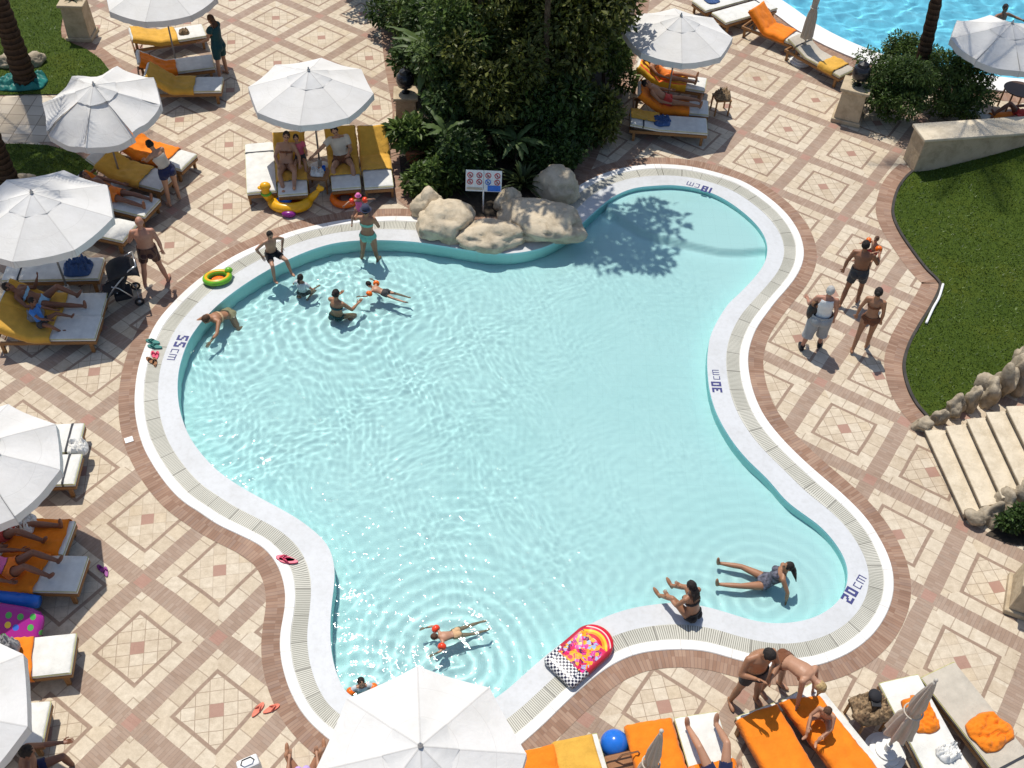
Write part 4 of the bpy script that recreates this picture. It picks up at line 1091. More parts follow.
        if style in ('long', 'hang'):
            dn = D('hairdir', -up2 if style == 'long' else (0, 0, -1)); L_ = P.get('hairlen', .34)*hs
            a = hc-fc*.05*hs+hd*.02*hs; bck = -fc
            st_ = [a, a+bck*.035*hs+dn*.10*hs, a+bck*.045*hs+dn*.55*L_, a+bck*.035*hs+dn*L_]
            h.tube(st_, [.075*hs, .085*hs, .078*hs, .02*hs], 14, flat=.5, ref=bck)
            for q in range(5):
                o_ = (q-2)*.032*hs; h.tube([p+hx*o_+bck*.018*hs for p in st_[1:]], [.022*hs, .022*hs, .008*hs], 6)
        if style == 'bun':
            h.ell(hc-fc*.105*hs+hd*.05*hs, .042*hs)
        if style == 'pony':
            a = hc-fc*.10*hs+hd*.03*hs; h.tube([a, a-fc*.03*hs-hd*.08*hs, a-fc*.01*hs-hd*.2*hs], [.03*hs, .035*hs, .012*hs], 8)
        h.build('hair', HR[hair], body, smooth=True)
    if hat:
        m = MB(); m.lathe([(.135, .0), (.13, .008), (.098, .012), (.096, .06), (.075, .105), (.02, .122)], 20)
        R = Rh; m.v = [tuple(hc+hd*.035*hs+(R @ Vector(v))*hs) for v in m.v]; m.build('sun_hat', FAB[hat], body, smooth=True)
    if bands:
        for s in ('r', 'l'):
            i = bid['ua_'+s]; a, b = bones[i][1], bones[i][2]; ax = (b-a).normalized()
            q = ax.to_track_quat('Z', 'Y').to_matrix()
            MB().torus(lerp(a, b, .5), .055*k+.01, .042*max(.8, k*1.1), 16, 10, rot=q, z=1.45).build('armband', M[bands], body, smooth=True)
    return body
# clothing regions: torso parameter runs from the crotch (0) to the neck (1)
def trunks(m, leg=.45, name='swim_shorts'): return (name, {'torso': (0, .30), 'th': (0, leg)}, m, .016)
def bikini(m): return [('bikini_bottom', {'torso': (0, .235), 'th': (0, .06)}, m, .007), ('bikini_top', {'torso': (.62, .74)}, m, .008)]
def swimsuit(m): return [('swimsuit', {'torso': (0, .86), 'th': (0, .05)}, m, .007)]
def shirt(m, sl=.55): return ('shirt', {'torso': (.12, .97), 'ua': (0, sl)}, m, .014)
def tank(m): return ('tank_top', {'torso': (.14, .93)}, m, .012)
stand = lambda **kw: dict(dict(th_r=(.08, 0, -1), th_l=(-.08, 0, -1), ft_r=(.15, 1, 0), ft_l=(-.15, 1, 0)), **kw)
d2 = math.radians
# --- walkers and standing people on the paving
person('bald man with a reddened bare back in brown plaid shorts, standing beside the stroller', G(157,282), d2(-12), stand(th_r=(.16, .08, -1), th_l=(-.16, -.05, -1), ua_l=(-.45, .15, -1), fa_l=(.15, .9, -.25), ua_r=(.3, -.05, -1), fa_r=(.05, .12, -1), head=(0, .12, 1)),
       'red', 'grey', 'bald', [trunks('brownplaid', .6)], 1.02, 'm', 'foot', fat=1.16)
person('dark haired woman in a pale top and navy shorts bending beside the crumpled parasol', G(174,202), d2(-40), stand(dir=(-.16, .1, 1), chest=(-.30, .22, 1), head=(-.25, .5, .9), th_r=(.06, .05, -1), th_l=(-.05, -.05, -1), ua_l=(-.1, .7, -.7), fa_l=(.1, .8, -.4), ua_r=(.2, .55, -.8), fa_r=(-.1, .8, -.4)),
       'mid', 'black', 'short', [trunks('navy', .35, 'shorts'), ('top', {'torso': (.3, .84)}, 'beige', .012)], .98, 'f', 'foot')
person('long haired woman in a dark teal dress at the foot of the top left loungers', G(222,76), d2(-70), stand(dir=(0, .06, 1), ua_r=(.2, .4, -1), fa_r=(.0, .8, -.5), ua_l=(-.2, .3, -1), fa_l=(0, .8, -.4), head=(0, .25, 1), hairlen=.42),
       'mid', 'brown', 'long', [('dress', {'torso': (0, .93), 'th': (0, .75), 'ua': (0, .3)}, 'teal', .03)], 1.0, 'f', 'foot')
person('man in dark shorts walking on the right and carrying a small child', G(848,304), d2(22), stand(dir=(-.10, 0, 1), th_r=(.12, .26, -1), th_l=(-.1, -.18, -1), sh_l=(-.05, -.3, -1), sh_r=(.05, 0, -1), ua_l=(-.3, -.1, -1), fa_l=(-.05, .15, -1), ua_r=(.5, .25, -.8), fa_r=(-.1, 1, .35)),
       'dark', 'black', 'short', [trunks('darkgrey', .62)], .99, 'm', 'foot', fat=1.08)
person('small dark haired child with orange armbands carried by the man in dark shorts', G(873,252,1.28), d2(-120), dict(dir=(0, .12, 1), th_r=(.55, .75, -.35), th_l=(-.55, .75, -.35), sh_r=(.2, .2, -1), sh_l=(-.2, .2, -1), ua_r=(.8, .5, -.3), fa_r=(-.2, 1, 0), ua_l=(-.8, .5, -.2), fa_l=(.2, 1, 0)),
       'mid', 'brown', 'short', [trunks('red', .4)], .50, 'm', 'pelvis', bands='orangev')
person('slim tanned woman in a brown bikini walking beside the lawn edge', G(859,349), d2(24), stand(dir=(-.06, 0, 1), th_r=(.03, .16, -1), th_l=(-.02, -.14, -1), sh_l=(0, -.25, -1), ua_r=(.22, .02, -1), fa_r=(.05, .2, -1), ua_l=(-.28, -.05, -1), fa_l=(-.05, .15, -1)),
       'tan', 'black', 'bun', bikini('brown'), .97, 'f', 'foot', fat=.9)
person('grey haired man in a white tank top and wide grey shorts carrying a bag', G(810,346), d2(10), stand(th_r=(.1, .12, -1), th_l=(-.12, -.10, -1), ua_l=(-.4, .2, -.9), fa_l=(-.1, .9, -.3), ua_r=(.22, -.05, -1), fa_r=(.05, .15, -1)),
       'red', 'grey', 'short', [('wide_shorts', {'torso': (0, .26), 'th': (0, 1), 'sh': (0, .3)}, 'grey', .06), tank('white'), ('shoes', {'ft': (0, 1), 'sh': (.86, 1)}, 'black', .012)], .98, 'm', 'foot', fat=1.1)
person('stooping man in black swim shorts standing at the foot of the orange lounger', G(744,704), d2(160), stand(dir=(.05, -.06, 1), chest=(.06, .04, 1), head=(-.2, .7, .85), th_r=(.12, -.05, -1), th_l=(-.12, .05, -1), ua_r=(.35, .25, -.9), fa_r=(-.55, .75, .55), ua_l=(-.35, .3, -.9), fa_l=(.75, .65, .1)),
       'tan', 'black', 'short', [trunks('black', .5)], 1.04, 'm', 'foot', fat=1.12)
person('blond woman bending down over the orange towel with her hair hanging', G(772,690), d2(140), stand(dir=(-.05, .8, .62), chest=(-.1, 1, .25), head=(-.1, .9, -.45), face=(0, -.1, -1), th_r=(.08, -.06, -1), th_l=(-.08, .06, -1), ua_r=(.15, .25, -1), fa_r=(.05, .15, -1), ua_l=(-.05, .3, -1), fa_l=(-.05, .1, -1), hairlen=.3),
       'mid', 'blond', 'hang', [('bikini_bottom', {'torso': (0, .235), 'th': (0, .03)}, 'brown', .006)], .97, 'f', 'foot')
person('child with a bare back sitting on the skewed orange towel', onl(LO['N6'], .55, -.02), d2(215), dict(dir=(0, .35, 1), head=(0, .5, 1), th_r=(.35, .9, .35), th_l=(-.35, .9, .35), sh_r=(-.25, .55, -.8), sh_l=(.25, .55, -.8), ua_r=(.3, .6, -.7), fa_r=(-.3, .8, -.3), ua_l=(-.3, .6, -.7), fa_l=(.3, .8, -.3)),
       'mid', 'brown', 'short', [trunks('sand', .3)], .62, 'm', 'min')
# --- in and at the edge of the small pool
zf = lambda p: -float(depth(np.array([G2(p).x]), np.array([G2(p).y]))[0])
person('woman in a mint green bikini and dark hat holding a toddler', G(371,265,zf((371,265))), d2(5), stand(ua_l=(-.45, .5, -.6), fa_l=(-.05, 1, .15), ua_r=(.25, .3, -.9), fa_r=(-.55, .8, -.1), th_r=(.1, 0, -1), th_l=(-.1, .02, -1)),
       'tan', 'black', 'short', bikini('green'), .98, 'f', 'foot', hat='hatnavy')
q_ = G(368,234,.92)
person('toddler in a pink sun hat and red armbands held in the pool', (G(371,265,zf((371,265))).x-.20, G(371,265,zf((371,265))).y+.24, .86), d2(175), dict(th_r=(.5, .75, -.4), th_l=(-.5, .75, -.4), sh_r=(.1, .1, -1), sh_l=(-.1, .1, -1), ua_r=(.95, .1, -.15), fa_r=(.6, .6, -.2), ua_l=(-.95, .1, .3), fa_l=(-.8, .3, .3)),
       'mid', 'brown', 'short', [('sunsuit', {'torso': (0, .9)}, 'magenta', .012)], .47, 'f', 'pelvis', bands='redv', hat='magenta')
person('boy in dark shorts sitting on the pool rim with his hands propped beside him', G(274,268,.012), d2(140), dict(dir=(0, .12, 1), th_r=(.28, 1, -.12), th_l=(-.28, 1, -.12), sh_r=(.12, .25, -1), sh_l=(-.12, .25, -1), ua_r=(.75, -.25, -.65), fa_r=(-.35, .25, -.9), ua_l=(-.75, -.25, -.65), fa_l=(.35, .25, -.9), head=(0, .3, 1)),
       'mid', 'black', 'short', [trunks('black', .6)], .80, 'm', 'min')
def wader(label, px, yaw, sink, P, **kw):
    """standing or kneeling on the pool floor"""
    return person(label, G(px[0], px[1], zf(px)), yaw, P, anchor='foot', **kw)
kneel = dict(th_r=(.3, .75, -.5), th_l=(-.3, .75, -.5), sh_r=(-.15, -.8, -.5), sh_l=(.15, -.8, -.5))
person('child in a wet white shirt with a dark ponytail standing in the pool', G(303,294,-.22), d2(20), dict(kneel, ua_r=(.6, .2, -.7), fa_r=(.1, .8, -.3), ua_l=(-.6, .2, -.7), fa_l=(-.1, .8, -.3)), 'mid', 'black', 'pony', [shirt('paleg', .5), trunks('darkgrey', .4)], .66, 'f', 'pelvis')
person('woman with a tanned bare back kneeling in the pool', G(337,318,-.26), d2(25), dict(kneel, dir=(0, .1, 1), ua_r=(.5, .4, -.7), fa_r=(.0, .9, .0), ua_l=(-.4, .5, -.7), fa_l=(.2, .9, .0)), 'tan', 'black', 'bun', bikini('teal'), .93, 'f', 'pelvis')
lay = dict(dir=(0, 1, .06), right=(1, 0, 0))
def swimmer(label, px, yaw, P, z=-.10, **kw):
    p = G(px[0], px[1], z); return person(label, p, yaw, dict(dict(dir=(0, 1, .10), chest=(0, 1, .22), right=(1, 0, 0), head=(0, .8, .65), face=(0, .7, -.5), th_r=(.12, -1, -.10), th_l=(-.16, -1, -.05), sh_r=(.08, -1, -.15), sh_l=(-.1, -1, .1), ft_r=(0, -1, 0), ft_l=(0, -1, 0)), **P), anchor='pelvis', **kw)
swimmer('child with orange armbands swimming on the front near the woman with the bare back', (385,293), d2(-72), dict(ua_r=(.9, .3, -.25), fa_r=(.3, .9, -.2), ua_l=(-.9, .3, -.25), fa_l=(-.3, .9, -.2)), z=-.06, skin='mid', hair='black', clothes=[trunks('darkgrey', .35)], k=.56, bands='orangev')
swimmer('brown haired woman floating in the water at the left edge of the pool', (228,316), d2(-150), dict(ua_r=(.5, .8, -.3), fa_r=(.1, 1, -.2), ua_l=(-.5, .8, -.3), fa_l=(-.1, 1, -.3), dir=(0, .8, .6), chest=(0, 1, .5), th_r=(.3, -.2, -.5), th_l=(-.3, .1, -.5), sh_r=(.1, -.8, -.5), sh_l=(-.1, -.8, -.4)), z=-.18, skin='tan', hair='brown', style='short', clothes=bikini('sand'), k=.95, sex='f')
swimmer('child with two red armbands swimming near the bottom of the pool', (456,634), d2(-112), dict(ua_r=(.85, .45, 0), fa_r=(.1, 1, -.2), ua_l=(-.85, .45, 0), fa_l=(-.1, 1, -.2)), z=-.09, skin='mid', hair='brown', clothes=[trunks('sand', .35)], k=.54, bands='redv')
person('small child in a grey shirt with orange armbands beside the bottom parasol', G(363,695,-.30), d2(165), dict(kneel, ua_r=(.7, .3, -.6), fa_r=(.0, .9, -.1), ua_l=(-.7, .3, -.6), fa_l=(0, .9, -.1)), 'mid', 'black', 'short', [shirt('paleg', .4), trunks('pink', .4)], .60, 'm', 'pelvis', bands='orangev')
person('dark haired woman sitting on the pool ledge with drawn up knees and bare back', G(691,617,.012), d2(-42), dict(dir=(0, .14, 1), chest=(0, .3, 1), head=(0, .35, 1), th_r=(.2, .85, .5), th_l=(-.2, .85, .5), sh_r=(-.05, .7, -.7), sh_l=(.05, .7, -.7), ua_r=(.28, .35, -.85), fa_r=(-.25, .9, -.25), ua_l=(-.28, .35, -.85), fa_l=(.25, .9, -.25), hairlen=.34),
       'tan', 'black', 'long', bikini('black'), .90, 'f', 'min')
person('woman in a dark printed swimsuit leaning back in the shallow water with stretched legs', G(762,586,-.2), d2(-82), dict(dir=(0, -.75, .75), chest=(0, -.5, .9), head=(0, -.15, 1), th_r=(.28, 1, .10), th_l=(-.28, 1, .10), sh_r=(.05, 1, -.10), sh_l=(-.05, 1, -.10), ua_r=(.45, -.5, -.8), fa_r=(.1, -.1, -1), ua_l=(-.45, -.5, -.8), fa_l=(-.1, -.1, -1), hairlen=.36, hairdir=(0, -.35, -1), ft_r=(0, .3, 1), ft_l=(0, .3, 1)),
       'tan', 'black', 'long', [('swimsuit', {'torso': (0, .86), 'th': (0, .08)}, 'print', .008)], .90, 'f', 'min')
person('swimmer with dark wet hair in the large pool behind the frond shaded parasol', (*G(1001,19,-.06)[:2], -.40), d2(160), stand(ua_r=(.8, .2, -.3), fa_r=(.4, .8, 0), ua_l=(-.8, .2, -.3), fa_l=(-.4, .8, 0)), 'dark', 'black', 'short', [trunks('navy', .4)], 1., 'm', 'pelvis')
# --- on the loungers: local frame of a lying person has +y towards the head
def onlounger(label, L, s_, y, P, lift=.10, turn=0., **kw):
    p = onl(L, s_, y, lift); f = L.rz  # lounger +x (foot->head) direction is world angle rz
    return person(label, p, math.pi/2-f+turn, P, anchor='pelvis', **kw)
def recline(a, **kw):
    c, s = math.cos(a), math.sin(a)
    return dict(dict(dir=(0, c, s), right=(-1, 0, 0), head=(0, c, s+.25), th_r=(-.10, -1, .05), th_l=(.10, -1, .05), sh_r=(-.02, -1, -.08), sh_l=(.02, -1, -.08), ft_r=(-.1, -.3, 1), ft_l=(.1, -.3, 1), ua_r=(-.4, -.9*c, -.9*s), fa_r=(-.1, -1, -.1), ua_l=(.4, -.9*c, -.9*s), fa_l=(.1, -1, -.1)), **kw)
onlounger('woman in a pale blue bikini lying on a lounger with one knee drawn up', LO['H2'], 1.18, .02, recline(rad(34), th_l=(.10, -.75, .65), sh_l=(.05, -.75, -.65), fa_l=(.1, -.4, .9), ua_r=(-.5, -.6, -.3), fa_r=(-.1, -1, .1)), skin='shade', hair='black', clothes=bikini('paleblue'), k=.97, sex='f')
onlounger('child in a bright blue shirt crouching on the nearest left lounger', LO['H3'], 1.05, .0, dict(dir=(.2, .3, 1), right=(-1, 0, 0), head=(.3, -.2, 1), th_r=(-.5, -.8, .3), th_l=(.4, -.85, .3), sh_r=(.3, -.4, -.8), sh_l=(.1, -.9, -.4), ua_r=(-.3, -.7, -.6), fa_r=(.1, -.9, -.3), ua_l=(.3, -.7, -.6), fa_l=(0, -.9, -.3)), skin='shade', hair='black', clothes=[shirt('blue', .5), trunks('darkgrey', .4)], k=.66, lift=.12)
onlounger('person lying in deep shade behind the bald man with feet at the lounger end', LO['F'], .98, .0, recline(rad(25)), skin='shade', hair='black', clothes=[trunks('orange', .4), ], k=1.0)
onlounger('woman with dark hair sitting on the ochre towel second in the row of four', LO['I2'], .95, .10, dict(dir=(.1, .35, 1), right=(-1, 0, 0), head=(.2, .1, 1), th_r=(-.15, -1, .15), th_l=(.2, -1, .3), sh_r=(.15, -.8, -.5), sh_l=(-.1, -.9, -.45), ua_r=(-.4, -.3, -.9), fa_r=(.2, -.9, -.3), ua_l=(.35, -.4, -.8), fa_l=(0, -.9, -.2)), skin='mid', hair='black', style='bun', clothes=bikini('brown'), k=1.0, sex='f', fat=1.15)
onlounger('child in a pink shirt sitting beside the woman in the row of four', LO['I2'], 1.28, -.24, dict(dir=(-.1, .15, 1), right=(-1, 0, 0), head=(-.1, -.1, 1), th_r=(-.3, -1, .0), th_l=(.1, -1, .0), sh_r=(0, -.4, -.9), sh_l=(0, -.4, -.9), ua_r=(-.5, -.6, -.6), fa_r=(-.3, -.9, .2), ua_l=(.3, -.6, -.7), fa_l=(0, -1, .1)), skin='mid', hair='black', clothes=[shirt('pink', .5), trunks('darkgrey', .5)], k=.68, lift=.2)
onlounger('man in a beige shirt sitting on an ochre towel and reaching to the small table', LO['I3'], 1.02, .02, dict(dir=(-.1, .25, 1), right=(-1, 0, 0), chest=(-.1, .1, 1), head=(-.35, -.1, 1), th_r=(-.35, -.95, .1), th_l=(.25, -.95, .15), sh_r=(.1, -.5, -.8), sh_l=(.05, -.6, -.8), ua_r=(-.7, -.4, -.4), fa_r=(-.8, -.7, -.3), ua_l=(.25, -.5, -.8), fa_l=(-.3, -.9, .1)), skin='mid', hair='black', clothes=[shirt('beige', .6), trunks('brown', .45)], k=1.04, fat=1.15)
onlounger('person with an orange wrap reclining on the striped towel right of the big tree', LO['J1'], 1.12, .02, recline(rad(34)), skin='tan', hair='brown', style='short', clothes=[('wrap', {'torso': (0, .75), 'th': (0, .5)}, 'orange', .012)], k=.95, sex='f')
onlounger('person in dark red trunks with long bare legs lying right of the big tree', LO['J2'], 1.12, .0, recline(rad(34)), skin='tan', hair='black', clothes=[trunks('red', .35)], k=1.0)
onlounger('person lying on the shaded orange lounger at the left edge', LO['M3'], 1.05, .0, recline(rad(28), th_r=(-.15, -.75, .6), sh_r=(0, -.8, -.6), th_l=(.15, -1, .05)), skin='shade', hair='black', clothes=[trunks('red', .4)], k=1.0)
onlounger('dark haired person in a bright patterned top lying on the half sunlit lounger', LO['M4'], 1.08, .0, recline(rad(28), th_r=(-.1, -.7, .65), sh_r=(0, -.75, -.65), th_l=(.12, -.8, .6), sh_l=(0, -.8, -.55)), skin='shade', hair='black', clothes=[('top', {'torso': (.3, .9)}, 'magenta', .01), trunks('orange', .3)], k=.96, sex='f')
person('person sitting at the lower left corner beside the corner parasol', G(30,775,.42), d2(70), dict(dir=(0, .2, 1), th_r=(.2, 1, -.1), th_l=(-.2, 1, -.1), sh_r=(.05, .1, -1), sh_l=(-.05, .1, -1), ua_r=(.3, .5, -.8), fa_r=(-.1, 1, -.1), ua_l=(-.3, .5, -.8), fa_l=(.1, 1, -.1), head=(0, .35, 1)), 'shade', 'black', 'short', [trunks('navy', .5)], 1.0, 'm', 'pelvis')
onlounger('person in dark shorts lying with bare legs toward the pool at the bottom edge', LO['N4'], 1.02, .02, recline(rad(10), th_r=(-.22, -.8, .5), sh_r=(.0, -.85, -.45), th_l=(.25, -.85, .42), sh_l=(.05, -.9, -.42)), skin='mid', hair='brown', clothes=[trunks('navy', .45)], k=1.02)
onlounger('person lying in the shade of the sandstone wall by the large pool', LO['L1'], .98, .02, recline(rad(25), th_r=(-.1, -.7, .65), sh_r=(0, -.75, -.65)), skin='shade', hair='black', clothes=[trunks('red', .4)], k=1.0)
person('person in a lilac top with bent knees left of the large bottom parasol', G(306,781,.1), d2(-10), dict(dir=(0, -.4, 1), th_r=(.45, .75, .55), th_l=(-.45, .75, .55), sh_r=(.1, .5, -.85), sh_l=(-.1, .5, -.85), ua_r=(.3, .5, -.6), fa_r=(-.1, 1, .1), ua_l=(-.3, .5, -.6), fa_l=(.1, 1, .1)), 'tan', 'brown', 'short', [('top', {'torso': (0, .9), 'th': (0, .3)}, 'lilac', .012)], .8, 'f', 'min')
# ------------------------------------------------------------------ plants
def leaf_cloud(clumps, n, size, seed, asp=.5, droop=.2):
    """many small folded leaves through the volume of irregular clumps; returns an MB"""
    rs = np.random.RandomState(seed); vol = np.array([c[1][0]*c[1][1]*c[1][2] for c in clumps])**.67; vol /= vol.sum()
    V_ = []; F_ = []; o = 0
    for (c, r), w_ in zip(clumps, vol):
        m = max(4, int(n*w_))
        d = rs.normal(size=(m, 3)); d /= np.linalg.norm(d, axis=1)[:, None]
        rad_ = rs.uniform(.25, 1., m)**.45
        P = np.array(c)+d*rad_[:, None]*np.array(r)
        # leaf axes: outward and slightly drooping
        ax = d*.7+rs.normal(size=(m, 3))*.55+np.array([0, 0, -droop]); ax /= np.linalg.norm(ax, axis=1)[:, None]
        up_ = np.array([0, 0, 1.])+rs.normal(size=(m, 3))*.55; sd_ = np.cross(ax, up_); sd_ /= np.linalg.norm(sd_, axis=1)[:, None]+1e-6
        nn = np.cross(sd_, ax)
        L = size*rs.uniform(.6, 1.35, m)[:, None]; W = L*asp*.5
        a = P; b = P+ax*L*.5+sd_*W+nn*L*.06; e = P+ax*L-nn*L*.10; f = P+ax*L*.5-sd_*W+nn*L*.06
        V_.append(np.stack([a, b, e, f], 1).reshape(-1, 3)); idx = np.arange(m)*4+o
        F_.append(np.stack([idx, idx+1, idx+2], 1)); F_.append(np.stack([idx, idx+2, idx+3], 1)); o += m*4
    mb = MB(); mb.v = np.vstack(V_).tolist(); mb.f = np.vstack(F_).tolist(); mb.m = [0]*len(mb.f); return mb
def clumpset(c, r, k, seed, sub=.42):
    rs = np.random.RandomState(seed); out = []
    for i in range(k):
        d = rs.normal(size=3); d /= np.linalg.norm(d); q = rs.uniform(.35, .95)
        p = (c[0]+d[0]*r[0]*q, c[1]+d[1]*r[1]*q, c[2]+d[2]*r[2]*q); s = sub*rs.uniform(.6, 1.25)
        out.append((p, (r[0]*s, r[1]*s, r[2]*s*.8)))
    return out
def tree(name, label, px, h, crown, n, size, leaf, seed, k=26, trunk_r=.14, cat='tree', sub=.42, asp=.5, group=None, z0=None):
    b = G(px[0], px[1]); r = thing(name, label, cat, b, 0, group)
    rs = random.Random(seed); c0 = crown[0]
    cl = clumpset(c0, crown[1], k, seed, sub)
    mb = MB(); top = Vector((c0[0]*.6, c0[1]*.6, c0[2]))
    pts = [Vector((0, 0, -.1)), Vector((.06, .03, h*.25)), Vector((c0[0]*.3, c0[1]*.3, h*.5)), top]
    mb.tube(pts, [trunk_r*1.25, trunk_r, trunk_r*.8, trunk_r*.35], 10)
    for i in range(9):
        p, _ = cl[i % len(cl)]; t = rs.uniform(.35, .8); st = pts[1].lerp(pts[3], t); e = Vector(p); mid = st.lerp(e, .5)+Vector((0, 0, .15))
        mb.tube([st, mid, e], [trunk_r*.42, trunk_r*.26, trunk_r*.08], 7)
    mb.build('trunk', M['bark'], r, smooth=True)
    leaf_cloud(cl, n, size, seed, asp).build('crown', M[leaf], r)
    return r
TGp = 'trees in the planting bed'
tree('broadleaf_tree', 'big olive green leafy tree at the right of the planting bed, overhanging the paving', (560,114), 4.6, ((-.2, .1, 3.2), (1.85, 1.9, 1.7)), 15000, .17, 'olive', 11, 44, group=TGp, sub=.36)
tree('broadleaf_tree', 'tall dark tree in the middle of the planting bed at the top edge', (492,70), 6.0, ((0, 0, 4.0), (2.0, 2.0, 2.2)), 12000, .19, 'green', 12, 34, group=TGp, sub=.38)
tree('broadleaf_tree', 'dark shadowy tree at the upper left of the planting bed above the paving', (428,8), 3.6, ((-.1, 0, 2.2), (1.5, 1.5, 1.4)), 9000, .16, 'dkgreen', 13, 26, group=TGp)
tree('broadleaf_tree', 'second olive tree at the top edge behind the big leafy tree', (582,20), 4.8, ((0, 0, 3.2), (1.6, 1.6, 1.6)), 9000, .17, 'olive', 14, 28, group=TGp)
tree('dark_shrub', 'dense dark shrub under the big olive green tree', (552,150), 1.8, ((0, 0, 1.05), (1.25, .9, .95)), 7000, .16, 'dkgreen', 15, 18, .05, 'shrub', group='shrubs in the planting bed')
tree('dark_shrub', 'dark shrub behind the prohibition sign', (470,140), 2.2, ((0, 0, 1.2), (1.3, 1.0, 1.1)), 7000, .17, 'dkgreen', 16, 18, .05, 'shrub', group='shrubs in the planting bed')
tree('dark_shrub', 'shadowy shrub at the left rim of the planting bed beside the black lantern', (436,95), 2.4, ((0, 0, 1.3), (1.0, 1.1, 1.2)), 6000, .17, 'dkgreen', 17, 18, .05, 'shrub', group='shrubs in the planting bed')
tree('dark_shrub', 'mid green shrub at the right foot of the big tree', (600,95), 1.6, ((0, 0, .95), (.8, .8, .8)), 3500, .14, 'green', 18, 12, .05, 'shrub', group='shrubs in the planting bed')
for q_, (lb, px, h_, R_, lf, sd) in enumerate((
    ('dense olive green bush rising in the middle of the bed behind the sign', (500,142), 3.4, (1.5, 1.0, 1.5), 'olive', 69),
    ('dense yellowish bush between the banana plants and the big tree', (535,112), 4.2, (1.5, 1.1, 1.6), 'olive', 70),
    ('tall dark leafy bush at the left centre of the bed', (462,128), 3.6, (1.2, 1.0, 1.5), 'green', 73),
    ('dense bush at the top edge of the picture in the middle of the bed', (500,85), 4.6, (1.7, 1.2, 1.7), 'olive', 74),
    ('leafy ficus at the left side of the planting bed above the lantern', (440,60), 2.9, (1.25, 1.2, 1.1), 'green', 61),
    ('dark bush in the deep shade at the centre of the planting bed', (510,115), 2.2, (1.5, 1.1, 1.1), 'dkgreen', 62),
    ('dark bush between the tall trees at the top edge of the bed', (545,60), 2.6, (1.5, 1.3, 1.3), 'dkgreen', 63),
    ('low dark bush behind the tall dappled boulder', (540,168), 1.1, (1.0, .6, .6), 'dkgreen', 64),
    ('low leafy bush between the potted plant and the left boulders', (432,192), .9, (.55, .5, .5), 'green', 65),
    ('low dark bush left of the sign post', (462,182), 1.2, (.8, .6, .7), 'dkgreen', 66),
    ('yellowish green bush below the big olive tree', (585,140), 1.5, (.9, .8, .85), 'olive', 67),
    ('leafy bush at the upper left rim of the planting bed', (405,30), 1.6, (.9, 1.0, .9), 'dkgreen', 68))):
    tree('leafy_bush', lb, px, h_, ((0, 0, h_*.55), R_), int(5200*R_[0]), .15, lf, sd, 20, .05, 'bush', group='shrubs in the planting bed')
tree('broadleaf_tree', 'dark tree at the top edge reaching left over the paving beside the bed', (385,-12), 3.4, ((-.3, 0, 2.0), (1.5, 1.3, 1.3)), 8000, .16, 'dkgreen', 75, 24, group=TGp)
# two tall trees whose crowns stand above the picture and dapple the boulders and the pool corner
tree('tall_tree', 'tall slender tree rising from the middle of the bed, its crown above the picture', (478,122), 9., ((0, 0, 8.6), (2.0, 1.7, 1.3)), 1700, .23, 'green', 71, 22, .075, group=TGp, sub=.26)
tree('tall_tree', 'tall slender tree rising beside the dark shrub, its crown above the picture', (538,142), 9., ((.0, 0, 8.8), (2.2, 1.5, 1.3)), 1900, .23, 'green', 72, 24, .075, group=TGp, sub=.27)
# broad leaved banana plants
def banana(label, px, h, nl, seed, sc=1.):
    r = thing('banana_plant', label, 'banana plant', G(px[0], px[1]), 0, 'banana plants'); rs = random.Random(seed)
    MB().tube([(0, 0, 0), (.03, .02, h*.4), (.0, .05, h*.72)], [.11*sc, .09*sc, .05*sc], 9).build('stem', M['bark'], r, smooth=True)
    for q in range(nl):
        a = q*2.4+rs.uniform(-.3, .3); el = rs.uniform(.35, 1.35); L = rs.uniform(.9, 1.6)*sc; W = rs.uniform(.12, .19)*sc
        d = Vector((math.cos(a), math.sin(a), 0)); s = Vector((-d.y, d.x, 0)); mb = MB(); vs = []; ns = 12
        for i in range(ns+1):
            t = i/ns; p = d*(L*t*math.cos(el*(1-.5*t)))+Vector((0, 0, h*.68+L*(math.sin(el)*t-.75*t*t*(1.1-.4*el))))
            ww = W*math.sin(math.pi*min(.98, .06+t*.92))**.7
            rp = .05*noise.noise(Vector((t*9, q, seed)))
            for y, zz in ((-1, -.28), (-.5, -.1), (0, .02), (.5, -.1), (1, -.28)):
                tear = 1+(.55*noise.noise(Vector((t*22, y*2, q+seed))) if abs(y) == 1 else 0)
                vs.append(p+s*(y*ww*tear)+Vector((0, 0, zz*ww+rp)))
        mb.add(vs, [(i*5+j, (i+1)*5+j, (i+1)*5+j+1, i*5+j+1) for i in range(ns) for j in range(4)])
        mb.build('leaf', M['banana'], r, smooth=True)
    return r
banana('tall banana plant at the left side of the planting bed behind the potted plant', (432,118), 2.7, 18, 1, .8)
banana('banana plant in the middle of the bed between the trees', (470,105), 3.0, 18, 2)
banana('small banana plant right behind the left boulder', (446,170), 1.5, 15, 3, .55)
banana('banana plant beside the right boulders behind the sign', (515,172), 1.3, 15, 4, .55)
banana('banana plant at the top of the bed with pale leaf tips', (452,48), 3.1, 18, 5)
